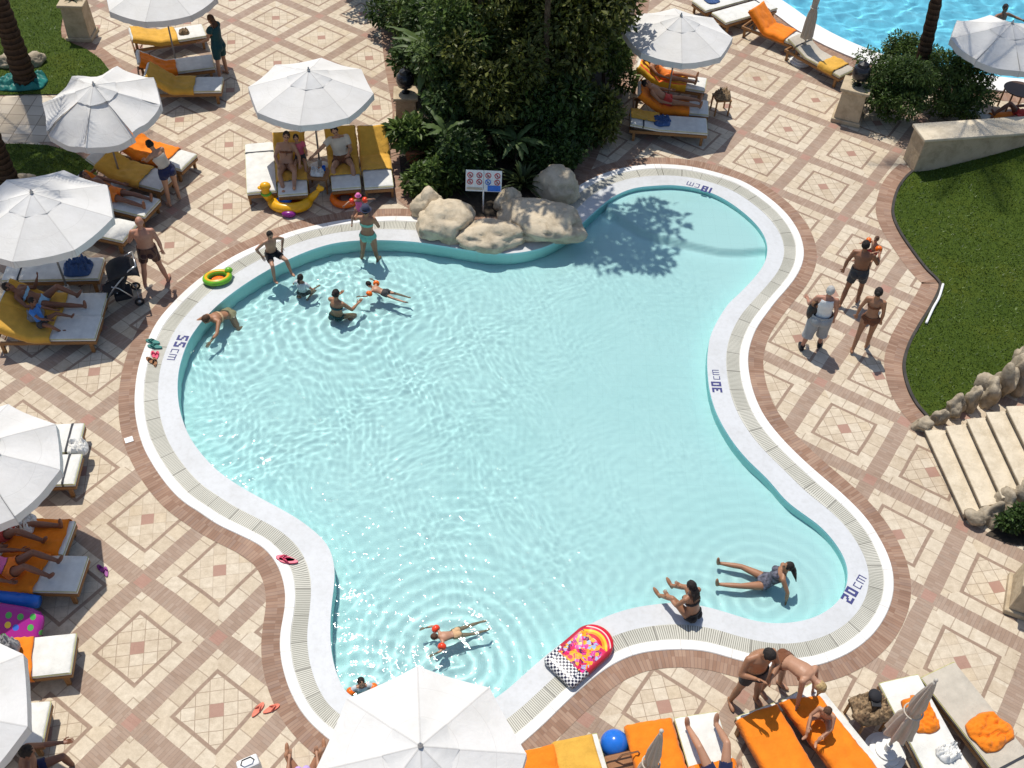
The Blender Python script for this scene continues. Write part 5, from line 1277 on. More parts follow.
def fan(label, px, h, nl, seed, sc=1., name='spiky_plant', leaf='palm', group='low plants in the planting bed'):
    r = thing(name, label, 'plant', G(px[0], px[1]), 0, group); rs = random.Random(seed); mb = MB()
    for q in range(nl):
        a = rs.uniform(0, 6.28); el = rs.uniform(.15, 1.4); L = rs.uniform(.6, 1.)*sc; d = Vector((math.cos(a), math.sin(a), 0)); s = Vector((-d.y, d.x, 0)); vs = []
        for i in range(7):
            t = i/6; p = d*(L*t*math.cos(el))+Vector((0, 0, h+L*(math.sin(el)*t-.45*t*t))); ww = .035*sc*(1-t**2)+.003
            vs += [p-s*ww, p+Vector((0, 0, -.01)), p+s*ww]
        mb.add(vs, [(i*3+j, (i+1)*3+j, (i+1)*3+j+1, i*3+j+1) for i in range(6) for j in range(2)])
    mb.build('foliage', M[leaf], r, smooth=True)
    if h > .25: MB().tube([(0, 0, 0), (0, 0, h)], [.1, .07], 8).build('trunk', M['palmbark'], r, smooth=True)
    return r
fan('low spiky plant left of the prohibition sign', (447,188), .1, 60, 1)
fan('low spiky plant right of the prohibition sign', (522,190), .15, 70, 2, 1.1)
fan('small fan palm with a short trunk behind the sign', (488,165), .9, 80, 3, 1.1)
fan('pale spiky plant at the left edge of the bed beside the potted plant', (424,165), .25, 60, 4, .9, leaf='bushg')
fan('spiky plant in shade between the boulders and the dark shrub', (540,176), .1, 60, 5)
fan('small palm at the left of the bed near the black lantern', (445,78), 1.5, 80, 6, 1.2)
# potted plant
r = thing('potted_plant', 'leafy plant in a terracotta pot at the left end of the planting bed', 'potted plant', G(416,160))
MB().lathe([(.22, 0), (.30, .36), (.34, .38), (.34, .44), (.29, .44), (.27, .40)], 22).build('pot', M['terracotta'], r, smooth=False)
leaf_cloud(clumpset((0, 0, .75), (.5, .5, .35), 9, 21, .5), 900, .2, 21, .5).build('foliage', M['green'], r)
# oleander bushes by the large pool
for px, s, sd, lb in (((886,114), 1.08, 31, 'round bush left of the palm trunk, behind the pedestal'), ((947,114), 1.0, 32, 'round bush right of the palm trunk, beside the sandstone wall'), ((903,76), .7, 33, 'smaller bush behind the palm trunk at the large pool')):
    tree('oleander_bush', lb, px, 1.5*s, ((0, 0, .85*s), (1.05*s, .95*s, .8*s)), int(11000*s), .10, 'bushg', sd, 40, .05, 'bush', sub=.36, asp=.4, group='bushes by the large pool')
tree('oleander_bush', 'small dark bush in the corner bed below the stone stairs', (1022,534), .5, ((.1, .1, .25), (.45, .33, .26)), 2000, .10, 'dkgreen', 34, 12, .03, 'bush')
# palms: trunk and a crown of arching fronds (the crowns stand above the picture and throw their shade into it)
def palm(label, px, lean, h, seed, nf=26, r0=.22):
    r = thing('palm_tree', label, 'palm', G(px[0], px[1]), 0, 'palm trees'); rs = random.Random(seed); mb = MB()
    pts = []; rr = []
    for i in range(61):
        t = i/60; pts.append(Vector((lean[0]*t**1.3, lean[1]*t**1.3, h*t-.05))); rr.append((r0*(1.12-.3*min(1, t*3)) if t < .33 else r0*.82)*(1+.055*(-1)**i+.03*rs.uniform(-1, 1)))
    mb.tube(pts, rr, 14); mb.build('trunk', M['palmbark'], r, smooth=False)
    top = pts[-1]; cr = MB()
    for q in range(nf):
        a = q*2.39996; el = 1.15-1.5*(q/nf); L = rs.uniform(2.2, 2.8); d = Vector((math.cos(a), math.sin(a), 0)); s = Vector((-d.y, d.x, 0))
        mid = []
        for i in range(15):
            t = i/14; mid.append(top+d*(L*t*math.cos(el*(1-.35*t)))+Vector((0, 0, .1+L*(math.sin(el)*t-.55*t*t))))
        cr.tube(mid, [.028-.022*i/14 for i in range(15)], 5)
        for i in range(1, 29):
            t = .14+.85*i/29; k = t*14; j = min(13, int(k)); p = mid[j].lerp(mid[j+1], k-j); tg = (mid[j+1]-mid[j]).normalized(); ll = .55*math.sin(math.pi*(.12+.8*t))+.12
            for sg in (-1, 1):
                dr = (s*sg*.85+tg*.55+Vector((0, 0, -.22))).normalized(); e = p+dr*ll; wv = tg*.022
                cr.add([p-wv, p+wv, e-Vector((0, 0, ll*.18))], [(0, 1, 2)])
    cr.build('crown', M['palm'], r); return r
palm('tall palm trunk between the bushes at the large pool', (912,98), (-1.0, .6), 8.8, 1, 13, .18)
palm('palm trunk on the upper left lawn with a teal tarp at its foot', (27,84), (.0, .0), 7.5, 2, r0=.27)
palm('palm trunk cut off by the left edge above the smooth parasol', (12,190), (-.1, .05), 7.5, 3, r0=.22)
# grass blades standing on the lawns
def blades(poly, zf, n, seed, h=.04):
    rs = np.random.RandomState(seed); poly = np.asarray(poly); a, b = poly.min(0), poly.max(0)
    x = rs.uniform(a[0], b[0], n*3); y = rs.uniform(a[1], b[1], n*3); k = inside(poly, x, y); x, y = x[k][:n], y[k][:n]
    z = np.array([zf(p, q) for p, q in zip(x, y)]); m = len(x); an = rs.uniform(0, 6.28, m); w_ = rs.uniform(.008, .016, m); hh = h*rs.uniform(.5, 1.3, m)
    lx, ly = rs.normal(0, .035, m), rs.normal(0, .035, m)
    V_ = np.stack([np.stack([x-w_*np.cos(an), y-w_*np.sin(an), z-.004], 1), np.stack([x+w_*np.cos(an), y+w_*np.sin(an), z-.004], 1), np.stack([x+lx, y+ly, z+hh], 1)], 1).reshape(-1, 3)
    return V_, np.arange(m*3).reshape(-1, 3)
V1, F1 = blades(lawn_r, zlawn, 42000, 1); V2, F2 = blades(la, lambda x, y: .03, 14000, 2); V3, F3 = blades([G2(p)[:2] for p in LAWN_B], lambda x, y: .03, 9000, 3)
gb = MB(); gb.v = np.vstack([V1, V2, V3]).tolist(); gb.f = np.vstack([F1, F2+len(V1), F3+len(V1)+len(V2)]).tolist(); gb.m = [0]*len(gb.f)
o = gb.build('grass', leafmat('grass_blade', (.035, .07, .008), (.085, .135, .02), .2)); o['kind'] = 'stuff'; o['label'] = 'short green grass of the lawns'
# ------------------------------------------------------------------ boulders, stairs, wall, pedestals
def boulder(label, px, size, seed, rz=0., mat='rock', z=-.05, sharp=.20, group='boulders between the planting bed and the pool', name='boulder', tip=0.):
    import bmesh
    bm = bmesh.new(); bmesh.ops.create_icosphere(bm, subdivisions=4, radius=1)
    for v in bm.verts:
        p = v.co.copy(); q = p*1.15+Vector((seed*3.7, 0, 0))
        f = 1+sharp*noise.noise(q)*1.6+.07*noise.noise(q*2.7)+.028*noise.noise(q*6)+.014*noise.noise(q*14)
        c = abs(noise.noise(q*1.9+Vector((9, 2, 1)))); f -= .14*max(0, .12-c)/.12
        v.co = Vector((p.x*size[0]*f, p.y*size[1]*f, (p.z*f*.62+.36)*size[2]*1.0 + tip*p.x))
    me = bpy.data.meshes.new(name); bm.to_mesh(me); bm.free(); me.materials.append(M[mat]); me.polygons.foreach_set('use_smooth', [True]*len(me.polygons))
    o = bpy.data.objects.new(name, me); COL.objects.link(o); b = G(px[0], px[1]); o.location = (b.x, b.y, z); o.rotation_euler = (0, 0, rz)
    o.cycles.is_caustics_receiver = True
    return tag(o, label, 'boulder', group)
boulder('pale boulder at the left end of the rocks with a sunlit face', (447,229), (.68, .60, .74), 1, .3)
boulder('narrow upright boulder behind the leftmost pale boulder', (428,213), (.36, .34, .72), 2, .8)
boulder('low rounded boulder in front of the prohibition sign', (493,240), (.76, .50, .52), 3, .1)
boulder('wide slab like boulder right of the sign overhanging the pool', (541,228), (1.04, .70, .68), 4, -.25)
boulder('tall dappled boulder at the right end of the rocks', (556,196), (.60, .40, .78), 5, -.7)
boulder('small shaded boulder between the sign post and the slab boulder', (508,208), (.34, .30, .55), 6, .2)
boulder('small boulder at the rim behind the tall dappled boulder', (566,198), (.30, .26, .40), 7, .2)
# stairs 
ST = [((926.4,428.4),(966,514.4)), ((948,425.7),(984,506)), ((968.8,418.7),(1004.8,497.8)), ((988.2,411.8),(1025,490)), ((1008.4,406),(1046,482)), ((1029,400),(1068,474)), ((1050,394),(1090,466)), ((1072,388),(1113,458))]
r = thing('stone_stairs', 'flight of pale stone steps climbing to the right beside the lawn', 'stairs', G(960,470))
o0 = r.location.copy()
for i in range(7):
    z = .15*(i+1); a, b = G2(ST[i][0], z), G2(ST[i][1], z); c, d = G2(ST[i+1][0], .15*(i+2)), G2(ST[i+1][1], .15*(i+2))
    out = (a-c).normalized(); a2, b2 = a+out*.045, b+out*.045
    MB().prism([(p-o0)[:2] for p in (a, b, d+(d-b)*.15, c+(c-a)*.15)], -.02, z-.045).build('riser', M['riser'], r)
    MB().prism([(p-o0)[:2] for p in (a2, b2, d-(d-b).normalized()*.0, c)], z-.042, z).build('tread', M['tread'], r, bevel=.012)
ER = [((921,428),.30),((937,422),.34),((953,413),.33),((968,407),.36),((983,400),.38),((998,394),.40),((1014,388),.42),((1032,382),.44)]
_rv = (1.0, .72, 1.15, .8, 1.25, .9, 1.1, 1.)
for i, (p, s) in enumerate(ER):
    s = s*_rv[i]*.95
    boulder(['rough edging stone at the lower end of the upper stair border', 'second rough stone of the border between lawn and stairs', 'third rough stone of the border between lawn and stairs', 'fourth rough stone of the border between lawn and stairs', 'fifth rough stone of the border between lawn and stairs', 'sixth rough stone of the border between lawn and stairs', 'seventh rough stone of the border, at the right edge of the picture', 'last rough stone of the lawn border, cut by the right edge'][i],
            p, (s*.62, s*.5, .26+.10*i), 20+i, .4*i, 'rockd', 0, .42, 'rough stones edging the stairs', 'edging_stone')
for i, (p, s) in enumerate((((974,521),.28),((988,517),.36),((1003,512),.38),((1019,506),.42))):
    boulder(['rough stone at the lower corner of the stairs', 'second rough stone of the lower stair border above the corner bush', 'third rough stone of the lower stair border above the corner bush', 'rough stone of the lower stair border at the right edge'][i], p, (s*.72, s*.56, .30+.13*i), 40+i, .7*i, 'rockd', 0, .42, 'rough stones edging the stairs', 'edging_stone')
boulder('large pale stone on the lawn at the right edge of the picture', (1026,372), (.34, .5, .7), 50, 0, 'rockd', 0, .25, None, 'edging_stone')
# sandstone wall
r = thing('sandstone_wall', 'low sandstone wall between the lawn and the bushes at the upper right', 'wall', G(912,172))
a, b = G(909,166), G(1075,150); a2, b2 = G(898,140), G(1090,122)
a, b, = G(913,173), G(1090,160); dv = (b-a).normalized(); nv = Vector((-dv.y, dv.x, 0)); o0 = r.location
q = [a, b, b+nv*.62, a+nv*.62]
MB().prism([(p-o0)[:2] for p in q], 0, .92).build('wall_body', M['sand'], r, bevel=.02)
q = [a-nv*.05-dv*.05, b-nv*.05, b+nv*.67, a+nv*.67-dv*.05]
MB().prism([(p-o0)[:2] for p in q], .922, 1.0).build('coping', M['tread'], r, bevel=.02)
# pedestals
def pedestal(label, px, w_=.62, h=1.05, lantern=True, rz=.0, mat='sand', plant=False):
    r = thing('stone_pedestal', label, 'pedestal', G(px[0], px[1]), rz, 'stone pedestals')
    MB().box((0, 0, .06), (w_*1.15, w_*1.15, .12)).build('plinth', M[mat], r, bevel=.02)
    MB().box((0, 0, .12+(h-.2)/2), (w_, w_, h-.2), taper=.92).build('shaft', M[mat], r, bevel=.015)
    MB().box((0, 0, h-.035), (w_*1.12, w_*1.12, .085)).build('cap', M[mat], r, bevel=.02)
    return r
def lantern(label, loc, s=1.):
    r = thing('garden_lantern', label, 'lantern', loc, 0, 'black lanterns')
    MB().lathe([(.10, 0), (.10, .03), (.04, .05), (.04, .12)], 14).build('foot', M['black'], r)
    MB().lathe([(.05, .12), (.19, .20), (.23, .34), (.21, .48), (.12, .56)], 16).build('globe', plain('lantern_glass', (.02, .02, .024), .15, .2), r, smooth=True)
    MB().lathe([(.15, .54), (.13, .60), (.03, .66), (.02, .72)], 16).build('top_cap', M['black'], r); return r
pedestal('stone pedestal carrying a black lantern in front of the bushes', (847,118), .66, .98, rz=-.35)
lantern('black globe lantern on the pedestal in front of the bushes', (*G(847,118)[:2], .985), 1.)
pedestal('shaded stone pedestal beside the lawn at the top left', (83,36), .62, 1.05, rz=.05)
fan('small spiky plant on the pedestal at the top left', (83,36), 1.08, 30, 8, .35, 'pedestal_plant', 'palm', None)
pedestal('stone pedestal at the left edge of the planting bed', (407,122), .55, .85, rz=.1)
lantern('black globe lantern at the left edge of the planting bed', (*G(407,122)[:2], .855))
pedestal('stone pedestal at the right edge below the stairs', (1030,603), .72, .85, rz=-.38)
# prohibition sign
c = G(483,214); r = thing('pool_sign', 'white pool rules sign with round pictograms on a thin post among the boulders', 'sign', c, .02)
r.scale = (.77, .77, .77)
MB().tube([(0, .03, 0), (0, .03, .86)], .022, 8).build('post', M['whitep'], r, smooth=True)
RS = Matrix.Rotation(rad(-18), 3, 'X')
def panel(x0_, x1_, z0_, z1_, d, name, mat, par=r):
    vs = [Vector((0, 0, .86))+RS @ Vector((x, y, z)) for y in (d, d-.012) for x, z in ((x0_, z0_), (x1_, z0_), (x1_, z1_), (x0_, z1_))]
    return MB().add(vs, [(0, 1, 2, 3), (7, 6, 5, 4), (0, 4, 5, 1), (1, 5, 6, 2), (2, 6, 7, 3), (3, 7, 4, 0)]).build(name, mat, par)
bd = panel(-.53, -.006, -.02, .62, 0, 'left_board', M['whitep']); panel(.006, .53, -.02, .62, 0, 'right_board', M['whitep'])
panel(.12, .50, .0, .17, -.0135, 'blue_notice', M['bluev']); panel(-.50, -.03, .03, .10, -.0135, 'text_block', plain('sign_text_beige', (.55, .47, .35), .6))
RC = RS @ Matrix.Rotation(rad(90), 3, 'X')
for i in range(8):
    x = (-.40, -.13, .13, .40)[i % 4]; z = .47 if i < 4 else .27
    m = MB(); cc = Vector((0, 0, .86))+RS @ Vector((x, -.024, z)); m.torus(cc, .075, .012, 20, 5, rot=RC)
    s45 = Vector((.055, 0, .055)); m.tube([cc+RS @ Vector((-.05, 0, .05)), cc+RS @ Vector((.05, 0, -.05))], .009, 5)
    m2 = MB(); o = m.build('pictogram', plain('sign_red', (.55, .05, .05), .5) if i != 6 else M['bluev'], r)
    rs = random.Random(i); g_ = MB(); g_.ell(cc+RS @ Vector((0, .004, .012)), (.012, .006, .016), 8, 6); g_.box(cc+RS @ Vector((0, .004, -.018)), (.03+.02*rs.random(), .006, .03), RS); g_.build('figure', M['black'], o)
# depth markings painted on the ledge
SEG = {'0': 'abcdef', '1': 'bc', '2': 'abged', '3': 'abgcd', '5': 'afgcd', '8': 'abcdefg'}
def depth_mark(txt, p0, p1, label):
    a, b = G2(p0), G2(p1); d = (b-a).normalized(); u_ = Vector((-d.y, d.x, 0)); Ltot = (b-a).length; m = MB(); w_, h_, t_ = .125, .20, .042
    x = 0.
    def rect(x0_, y0_, x1_, y1_): m.add([(x0_, y0_, 0), (x1_, y0_, 0), (x1_, y1_, 0), (x0_, y1_, 0)], [(0, 1, 2, 3)])
    for ch in txt:
        if ch == '1': rect(x+.03, 0, x+.03+t_, h_); x += .11; continue
        for sg in SEG[ch]:
            if sg == 'a': rect(x, h_-t_, x+w_, h_)
            if sg == 'g': rect(x+t_*1.02, h_/2-t_/2, x+w_-t_*1.02, h_/2+t_/2)
            if sg == 'd': rect(x, 0, x+w_, t_)
            y0_, y1_ = h_/2+.001, h_-t_-.001
            if sg == 'b': rect(x+w_-t_, y0_, x+w_, y1_)
            if sg == 'f': rect(x, y0_, x+t_, y1_)
            y0_, y1_ = t_+.001, h_/2-.001
            if sg == 'c': rect(x+w_-t_, y0_, x+w_, y1_)
            if sg == 'e': rect(x, y0_, x+t_, y1_)
        x += w_+.04
    s = .017; x += .02; hh = .135; cw = .09
    rect(x, s+.001, x+s, hh-s-.001); rect(x, hh-s, x+cw, hh); rect(x, 0, x+cw, s); x += cw+.035
    mw = .14
    rect(x, hh-s, x+mw, hh)
    for k in (0, .5, 1): rect(x+k*(mw-s), 0, x+k*(mw-s)+s, hh-s-.001)
    x += mw; k = Ltot/x
    o = m.build('depth_marking', M['navy']); Mx = Matrix((d*k, u_*k, Vector((0, 0, 1)))).transposed().to_4x4(); Mx.translation = Vector((a.x, a.y, Z_LEDGE+.004))
    o.matrix_world = Mx; return tag(o, label, 'marking', None)
depth_mark('18', (714,189), (688,181.5), 'dark blue 18 cm painted on the ledge at the far end of the pool')
depth_mark('55', (178.5,335.5), (167,360), 'dark blue 55 cm painted on the ledge at the left of the pool')
depth_mark('30', (722.5,393), (718.5,370.5), 'dark blue 30 cm painted on the ledge at the right side of the pool')
depth_mark('20', (851.5,605), (866.5,579), 'dark blue 20 cm painted on the ledge at the lower right of the pool')
# ------------------------------------------------------------------ floats and toys
def at(o, px, z=0., rz=0.): o.location = G(px[0], px[1], z); o.rotation_euler = (0, 0, rz); return o
r = thing('swim_ring', 'green and yellow oval swim ring with a frog head on the pool kerb', 'swim ring', G(218,280,.03), .35); r.scale = (.68, .68, .68)
MB().torus((0, 0, .10), .28, .10, 36, 12, sx=1.3, sy=.92).build('ring', M['greenv'], r, smooth=True)
MB().torus((0, 0, .155), .27, .055, 36, 8, sx=1.3, sy=.9).build('inner_ring', M['yellv'], r, smooth=True)
MB().ell((.38, .13, .20), (.13, .11, .11)).build('head', M['greenv'], r, smooth=True)
MB().ell((0, -.02, .07), (.20, .13, .03)).build('seat', M['orangev'], r, smooth=True)
r = thing('inflatable_boat', 'yellow inflatable animal boat with raised head and tail in front of the loungers', 'inflatable boat', G(291,206), .08); r.scale = (.76, .76, .76)
MB().torus((0, 0, .17), .40, .17, 40, 14, sx=1.30, sy=.85, z=.95).build('hull', M['yellv'], r, smooth=True)
MB().ell((0, 0, .08), (.46, .26, .06)).build('floor', M['orangev'], r, smooth=True)
nk_ = MB(); nk_.tube([(-.56, .02, .22), (-.70, .03, .42), (-.70, .03, .66), (-.66, .03, .74)], [.15, .13, .12, .10], 14); nk_.ell((-.68, .02, .72), (.17, .14, .13)); nk_.ell((-.80, 0, .68), (.12, .09, .05))
nk_.build('neck', M['yellv'], r, smooth=True)
MB().torus((-.69, .03, .46), .12, .045, 20, 8).build('collar', M['greenv'], r, smooth=True)
tl = MB(); tl.tube([(.56, .02, .22), (.76, .05, .40), (.92, .08, .58)], [.14, .10, .05], 12); tl.ell((.94, .05, .62), (.12, .05, .10)); tl.ell((.90, .12, .60), (.05, .05, .12)); tl.build('tail', M['yellv'], r, smooth=True)
MB().ell((.0, -.52, .10), (.22, .12, .10)).build('fin', M['purple'], r, smooth=True)
MB().ell((-.18, .02, .22), (.24, .20, .14)).build('backrest', M['bluev'], r, smooth=True)
o = tag(MB().torus((0, 0, .09), .26, .09, 30, 10).build('swim_ring', M['orangev'], smooth=True), 'orange swim ring lying in shade in front of the third lounger of the row', 'swim ring'); at(o, (345,201))
# racing print air mattress
def matmat():
    t = NT('mattress_print'); x, y, z = t.sep(t.coord('Object')); co = t.coord('Object')
    chk = t.n('ShaderNodeTexChecker'); chk.inputs['Scale'].default_value = 17; t.link(co, chk.inputs['Vector']); chk.inputs[1].default_value = (.75, .74, .72, 1); chk.inputs[2].default_value = (.02, .02, .05, 1)
    nn = t.noise(5.5, 3, co, .6, 3.); v = t.n('ShaderNodeTexVoronoi'); v.inputs['Scale'].default_value = 11.; t.link(co, v.inputs['Vector']); vv = V(t, v.outputs['Color']); 
    s = t.sep(v.outputs['Color'])[0]
    pr = t.ramp(s*.55+nn*.45, [(0, (.75, .08, .01)), (.22, (.85, .40, .02)), (.38, (.70, .02, .10)), (.5, (.10, .02, .08)), (.6, (.72, .05, .30)), (.72, (.35, .50, .70)), (.84, (.9, .22, .02)), (1, (.78, .70, .6))])
    pr.node.color_ramp.interpolation = 'CONSTANT'
    r_ = t.math('SQRT', (x-.12)*(x-.12)+y*y*1.2)
    arc = t.ramp((r_*3.2).fract(), [(0, (.62, .01, .03)), (.3, (.90, .30, .01)), (.5, (.9, .55, .03)), (.7, (.72, .02, .06)), (.9, (.75, .6, .55))]); arc.node.color_ramp.interpolation = 'CONSTANT'
    c = t.mixc((x > .42), pr, arc); c = t.mixc((x < -.50+nn*.12), c, chk.outputs[0]); c = t.mixc((y.abs() > .40), c, (.45, .02, .04))
    c = t.mixc((x < -.30)*(y.abs() > .40), c, chk.outputs[0])
    t.bsdf(c, .25, None); return t.m
out = []; 
for i in range(33):
    a = -math.pi/2+math.pi*i/32; out.append((.36+.50*math.cos(a), .50*math.sin(a)))
for i in range(9):
    a = math.pi/2+math.pi/2*i/8; out.append((-.74+.12*math.cos(a), .38+.12*math.sin(a)))
for i in range(9):
    a = math.pi+math.pi/2*i/8; out.append((-.74+.12*math.cos(a), -.38+.12*math.sin(a)))
m = MB(); rows = [(.90, 0.), (1.0, .05), (1.0, .13), (.94, .17), (.82, .165), (.62, .18), (.42, .17), (.2, .18)]; n = len(out); vs = []
for k, zz in rows: vs += [(x*k, y*k, zz+(.012*math.cos(x*14) if .1 < k < .9 else 0)) for x, y in out]
m.add(vs, [(i*n+j, i*n+(j+1) % n, (i+1)*n+(j+1) % n, (i+1)*n+j) for i in range(len(rows)-1) for j in range(n)]+[tuple(range((len(rows)-1)*n, len(rows)*n)), tuple(range(n-1, -1, -1))])
a, b = G(558,676), G(606,634); o = tag(m.build('air_mattress', matmat(), smooth=True), 'inflatable mattress with a colourful racing print and checkered end on the pool kerb', 'air mattress')
o.location = G(582,655,.028); o.rotation_euler = (0, 0, ang(a, b)); o.scale = (.66, .66, .8)
# purple air bed and blue roll by the left loungers
def dotmat():
    t = NT('airbed_print'); co = t.coord('Object'); v = t.n('ShaderNodeTexVoronoi'); v.inputs['Scale'].default_value = 5.2; v.voronoi_dimensions = '2D'; v.inputs['Randomness'].default_value = .35; t.link(co, v.inputs['Vector'])
    d = V(t, v.outputs['Distance']); s = t.sep(v.outputs['Color'])[0]
    dot = t.ramp(s, [(0, (.05, .15, .6)), (.3, (.85, .30, .02)), (.55, (.08, .42, .08)), (.8, (.75, .62, .05))]); dot.node.color_ramp.interpolation = 'CONSTANT'
    t.bsdf(t.mixc(d < .26, (.36, .02, .26), dot), .25); return t.m
m = MB(); vs = []; nu = 40
prof2 = [(.94, 0), (1, .05), (1, .10), (.93, .15), (.8, .14), (.4, .15)]
for k, zz in prof2:
    for i in range(nu):
        a = 2*math.pi*i/nu; c_, s_ = math.cos(a), math.sin(a); q = (abs(c_)**5+abs(s_)**5)**(-.2); vs.append((.78*c_*q*k, .36*s_*q*k, zz))
m.add(vs, [(i*nu+j, i*nu+(j+1) % nu, (i+1)*nu+(j+1) % nu, (i+1)*nu+j) for i in range(5) for j in range(nu)]+[tuple(range(5*nu, 6*nu)), tuple(range(nu-1, -1, -1))])
o = tag(m.build('air_bed', dotmat(), smooth=True), 'purple air bed with coloured dots between the left loungers', 'air bed'); o.location = G(-4,626,.25); o.rotation_euler = (rad(30), 0, rad(-6))
o = tag(MB().tube([(-.45, 0, .14), (.2, 0, .14), (.55, .03, .13)], [.14, .14, .10], 16).build('rolled_mat', M['bluev'], smooth=True), 'blue rolled mat behind the purple air bed', 'mat'); at(o, (8,603), .15, -.1)
o = tag(MB().ell((0, 0, .21), .215, 32, 20).build('beach_ball', M['bluev'], smooth=True), 'blue ball beside the striped bag at the bottom edge', 'ball'); at(o, (613,750))
m = MB(); m.prism([(-.33, -.16), (.33, -.16), (.36, .14), (-.36, .14)], 0, .34); o = tag(m.build('beach_bag', M['brownbag'], bevel=.06), 'brown striped beach bag in front of the blue ball', 'bag', None); at(o, (626,768), 0, .28)
MB().tube([(-.2, 0, .33), (-.12, 0, .52), (.12, 0, .52), (.2, 0, .33)], .014, 8).build('handle', M['brownbag'], o, smooth=True)
# side tables with things on them
def side_table(label, px, h=.45, w_=.46, rz=0., rnd=False):
    r = thing('side_table', label, 'side table', G(px[0], px[1]), rz, 'small tables beside the loungers')
    if rnd: MB().lathe([(w_*.5, h-.03), (w_*.52, h-.015), (w_*.5, h)], 28).build('table_top', M['dwood'], r)
    else: MB().box((0, 0, h-.015), (w_, w_, .03)).build('table_top', M['wood'], r, bevel=.006)
    for x in (-1, 1):
        for y in (-1, 1): MB().box((x*w_*(.33 if rnd else .43), y*w_*(.33 if rnd else .43), (h-.031)/2), (.035, .035, h-.031)).build('leg', M['wood'], r)
    return r
side_table('small table full of cups between the second and third lounger of the row', (320,188), .42, .5)
for i, (dx, dy, c_, lb) in enumerate(((-.12, .05, 'whitep', 'white cup at the left of the small table in the row of four'), (.1, -.1, 'paper', 'paper cup at the front of the small table in the row of four'), (.12, .12, 'bluev', 'blue cup at the back of the small table in the row of four'))):
    o = tag(MB().lathe([(.035, 0), (.045, .12), (.040, .12), (.03, .02)], 14).build('cup', M[c_]), lb, 'cup', None); p = G(320,188); o.location = (p.x+dx, p.y+dy, .421)
p = G(320,188); rumple((p.x-.02, p.y-.02, .421), .16, .13, .14, 'whitecl', 'crumpled white napkins on the small table in the row of four', 'napkins', 'napkin', 0, 21)
side_table('small wooden table at the foot of the loungers right of the big tree', (719,112), .45, .42, .2)
p = G(719,112); rumple((p.x, p.y, .451), .22, .2, .2, 'bagmulti', 'crumpled printed cloth bag on the table right of the big tree', 'cloth_bag', 'bag', 0, 22)
side_table('low table under the printed bag at the lower right', (862,722), .42, .46, .3)
p = G(862,722); rumple((p.x, p.y, .421), .29, .25, .24, 'bagmulti', 'bulging printed beach bag between the loungers at the lower right', 'beach_bag', 'bag', .3, 23)
o = tag(MB().ell((0, 0, .06), (.10, .11, .065), 18, 12).build('cap', M['bfab'], smooth=True), 'black cap on the bulging printed beach bag at the lower right', 'cap'); o.location = (p.x+.04, p.y+.12, .58)
MB().box((0, -.12, .045), (.14, .10, .012)).build('peak', M['black'], o, bevel=.004)
side_table('round dark table under the frond shaded parasol by the large pool', (1010,112), .7, .8, 0, True)
rumple(G(8,650,.55), .17, .14, .3, 'greycl', 'small grey rucksack at the head of the lower left lounger', 'rucksack', 'bag', .2, 25)
rumple(G(22,526,.45), .24, .2, .2, 'whitecl', 'light folded robe on the lounger in shade at the left edge', 'robe', 'clothes', .2, 26)
# newspaper and bag at the bottom left
m = MB(); m.box((0, 0, .17), (.34, .2, .34), taper=.9); o = tag(m.build('carrier_bag', M['paper'], bevel=.03), 'white carrier bag with dark print standing at the bottom edge left of the parasol', 'bag'); at(o, (251,772), 0, .5)
MB().box((0, -.112, .17), (.16, .012, .12)).build('print', M['black'], o); MB().tube([(-.1, 0, .33), (-.06, 0, .46), (.06, 0, .46), (.1, 0, .33)], .01, 6).build('handle', M['black'], o)
# sandals and flip-flops
def sandal(px, rz, mat, label, z=.006, s=1., name='flip_flop', group=None):
    m = MB(); n = 20; pts = []
    for i in range(n):
        a = 2*math.pi*i/n; y = .135*math.sin(a); x = .046*math.cos(a)*(1+.18*math.sin(a))+(.006*math.sin(a)); pts.append((x*s, y*s))
    o = m.prism(pts, 0, .022*s).build(name, M[mat], bevel=.004); at(o, px, z, rz); tag(o, label, 'footwear', group)
    st = MB(); st.tube([(-.042*s, -.01*s, .02), (-.02*s, .03*s, .055*s), (0, .075*s, .03)], .011*s, 6); st.tube([(.042*s, -.01*s, .02), (.02*s, .03*s, .055*s), (0, .075*s, .03)], .011*s, 6); st.build('strap', M[mat], o, smooth=True); return o
sandal((153,342), 1.4, 'teal', 'upper dark teal clog on the kerb at the 55 cm mark', Z_RIM+.002, 1.15)
sandal((155,347), 1.5, 'teal', 'lower dark teal clog on the kerb at the 55 cm mark', Z_RIM+.002, 1.15)
sandal((153.5,355), .5, 'pinkp', 'left pink sandal on the drain grating near the 55 cm mark', .018, .85); sandal((157,355.5), .2, 'pinkp', 'right pink sandal on the drain grating near the 55 cm mark', .018, .85)
sandal((150.5,361), .9, 'brownbag', 'left brown sandal on the drain grating below the pink pair', .018, 1.); sandal((155,362.5), .4, 'brownbag', 'right brown sandal on the drain grating below the pink pair', .018, 1.)
sandal((285.5,559), 1.45, 'pinkp', 'upper pink flip-flop on the white pool kerb at the left bend', Z_RIM+.002, 1.25); sandal((288.5,561), 1.5, 'pinkp', 'lower pink flip-flop on the white pool kerb at the left bend', Z_RIM+.002, 1.25)
sandal((258,710), -.45, 'coral', 'left orange flip-flop on the paving near the bottom left', .008, 1.); sandal((271.5,709), -.95, 'coral', 'right orange flip-flop on the paving near the bottom left', .008, 1.)
sandal((101,569), .9, 'purple', 'upper purple sandal on the paving beside the half sunlit lounger', .008, .8); sandal((106,572), .5, 'purple', 'lower purple sandal on the paving beside the half sunlit lounger', .008, .8)
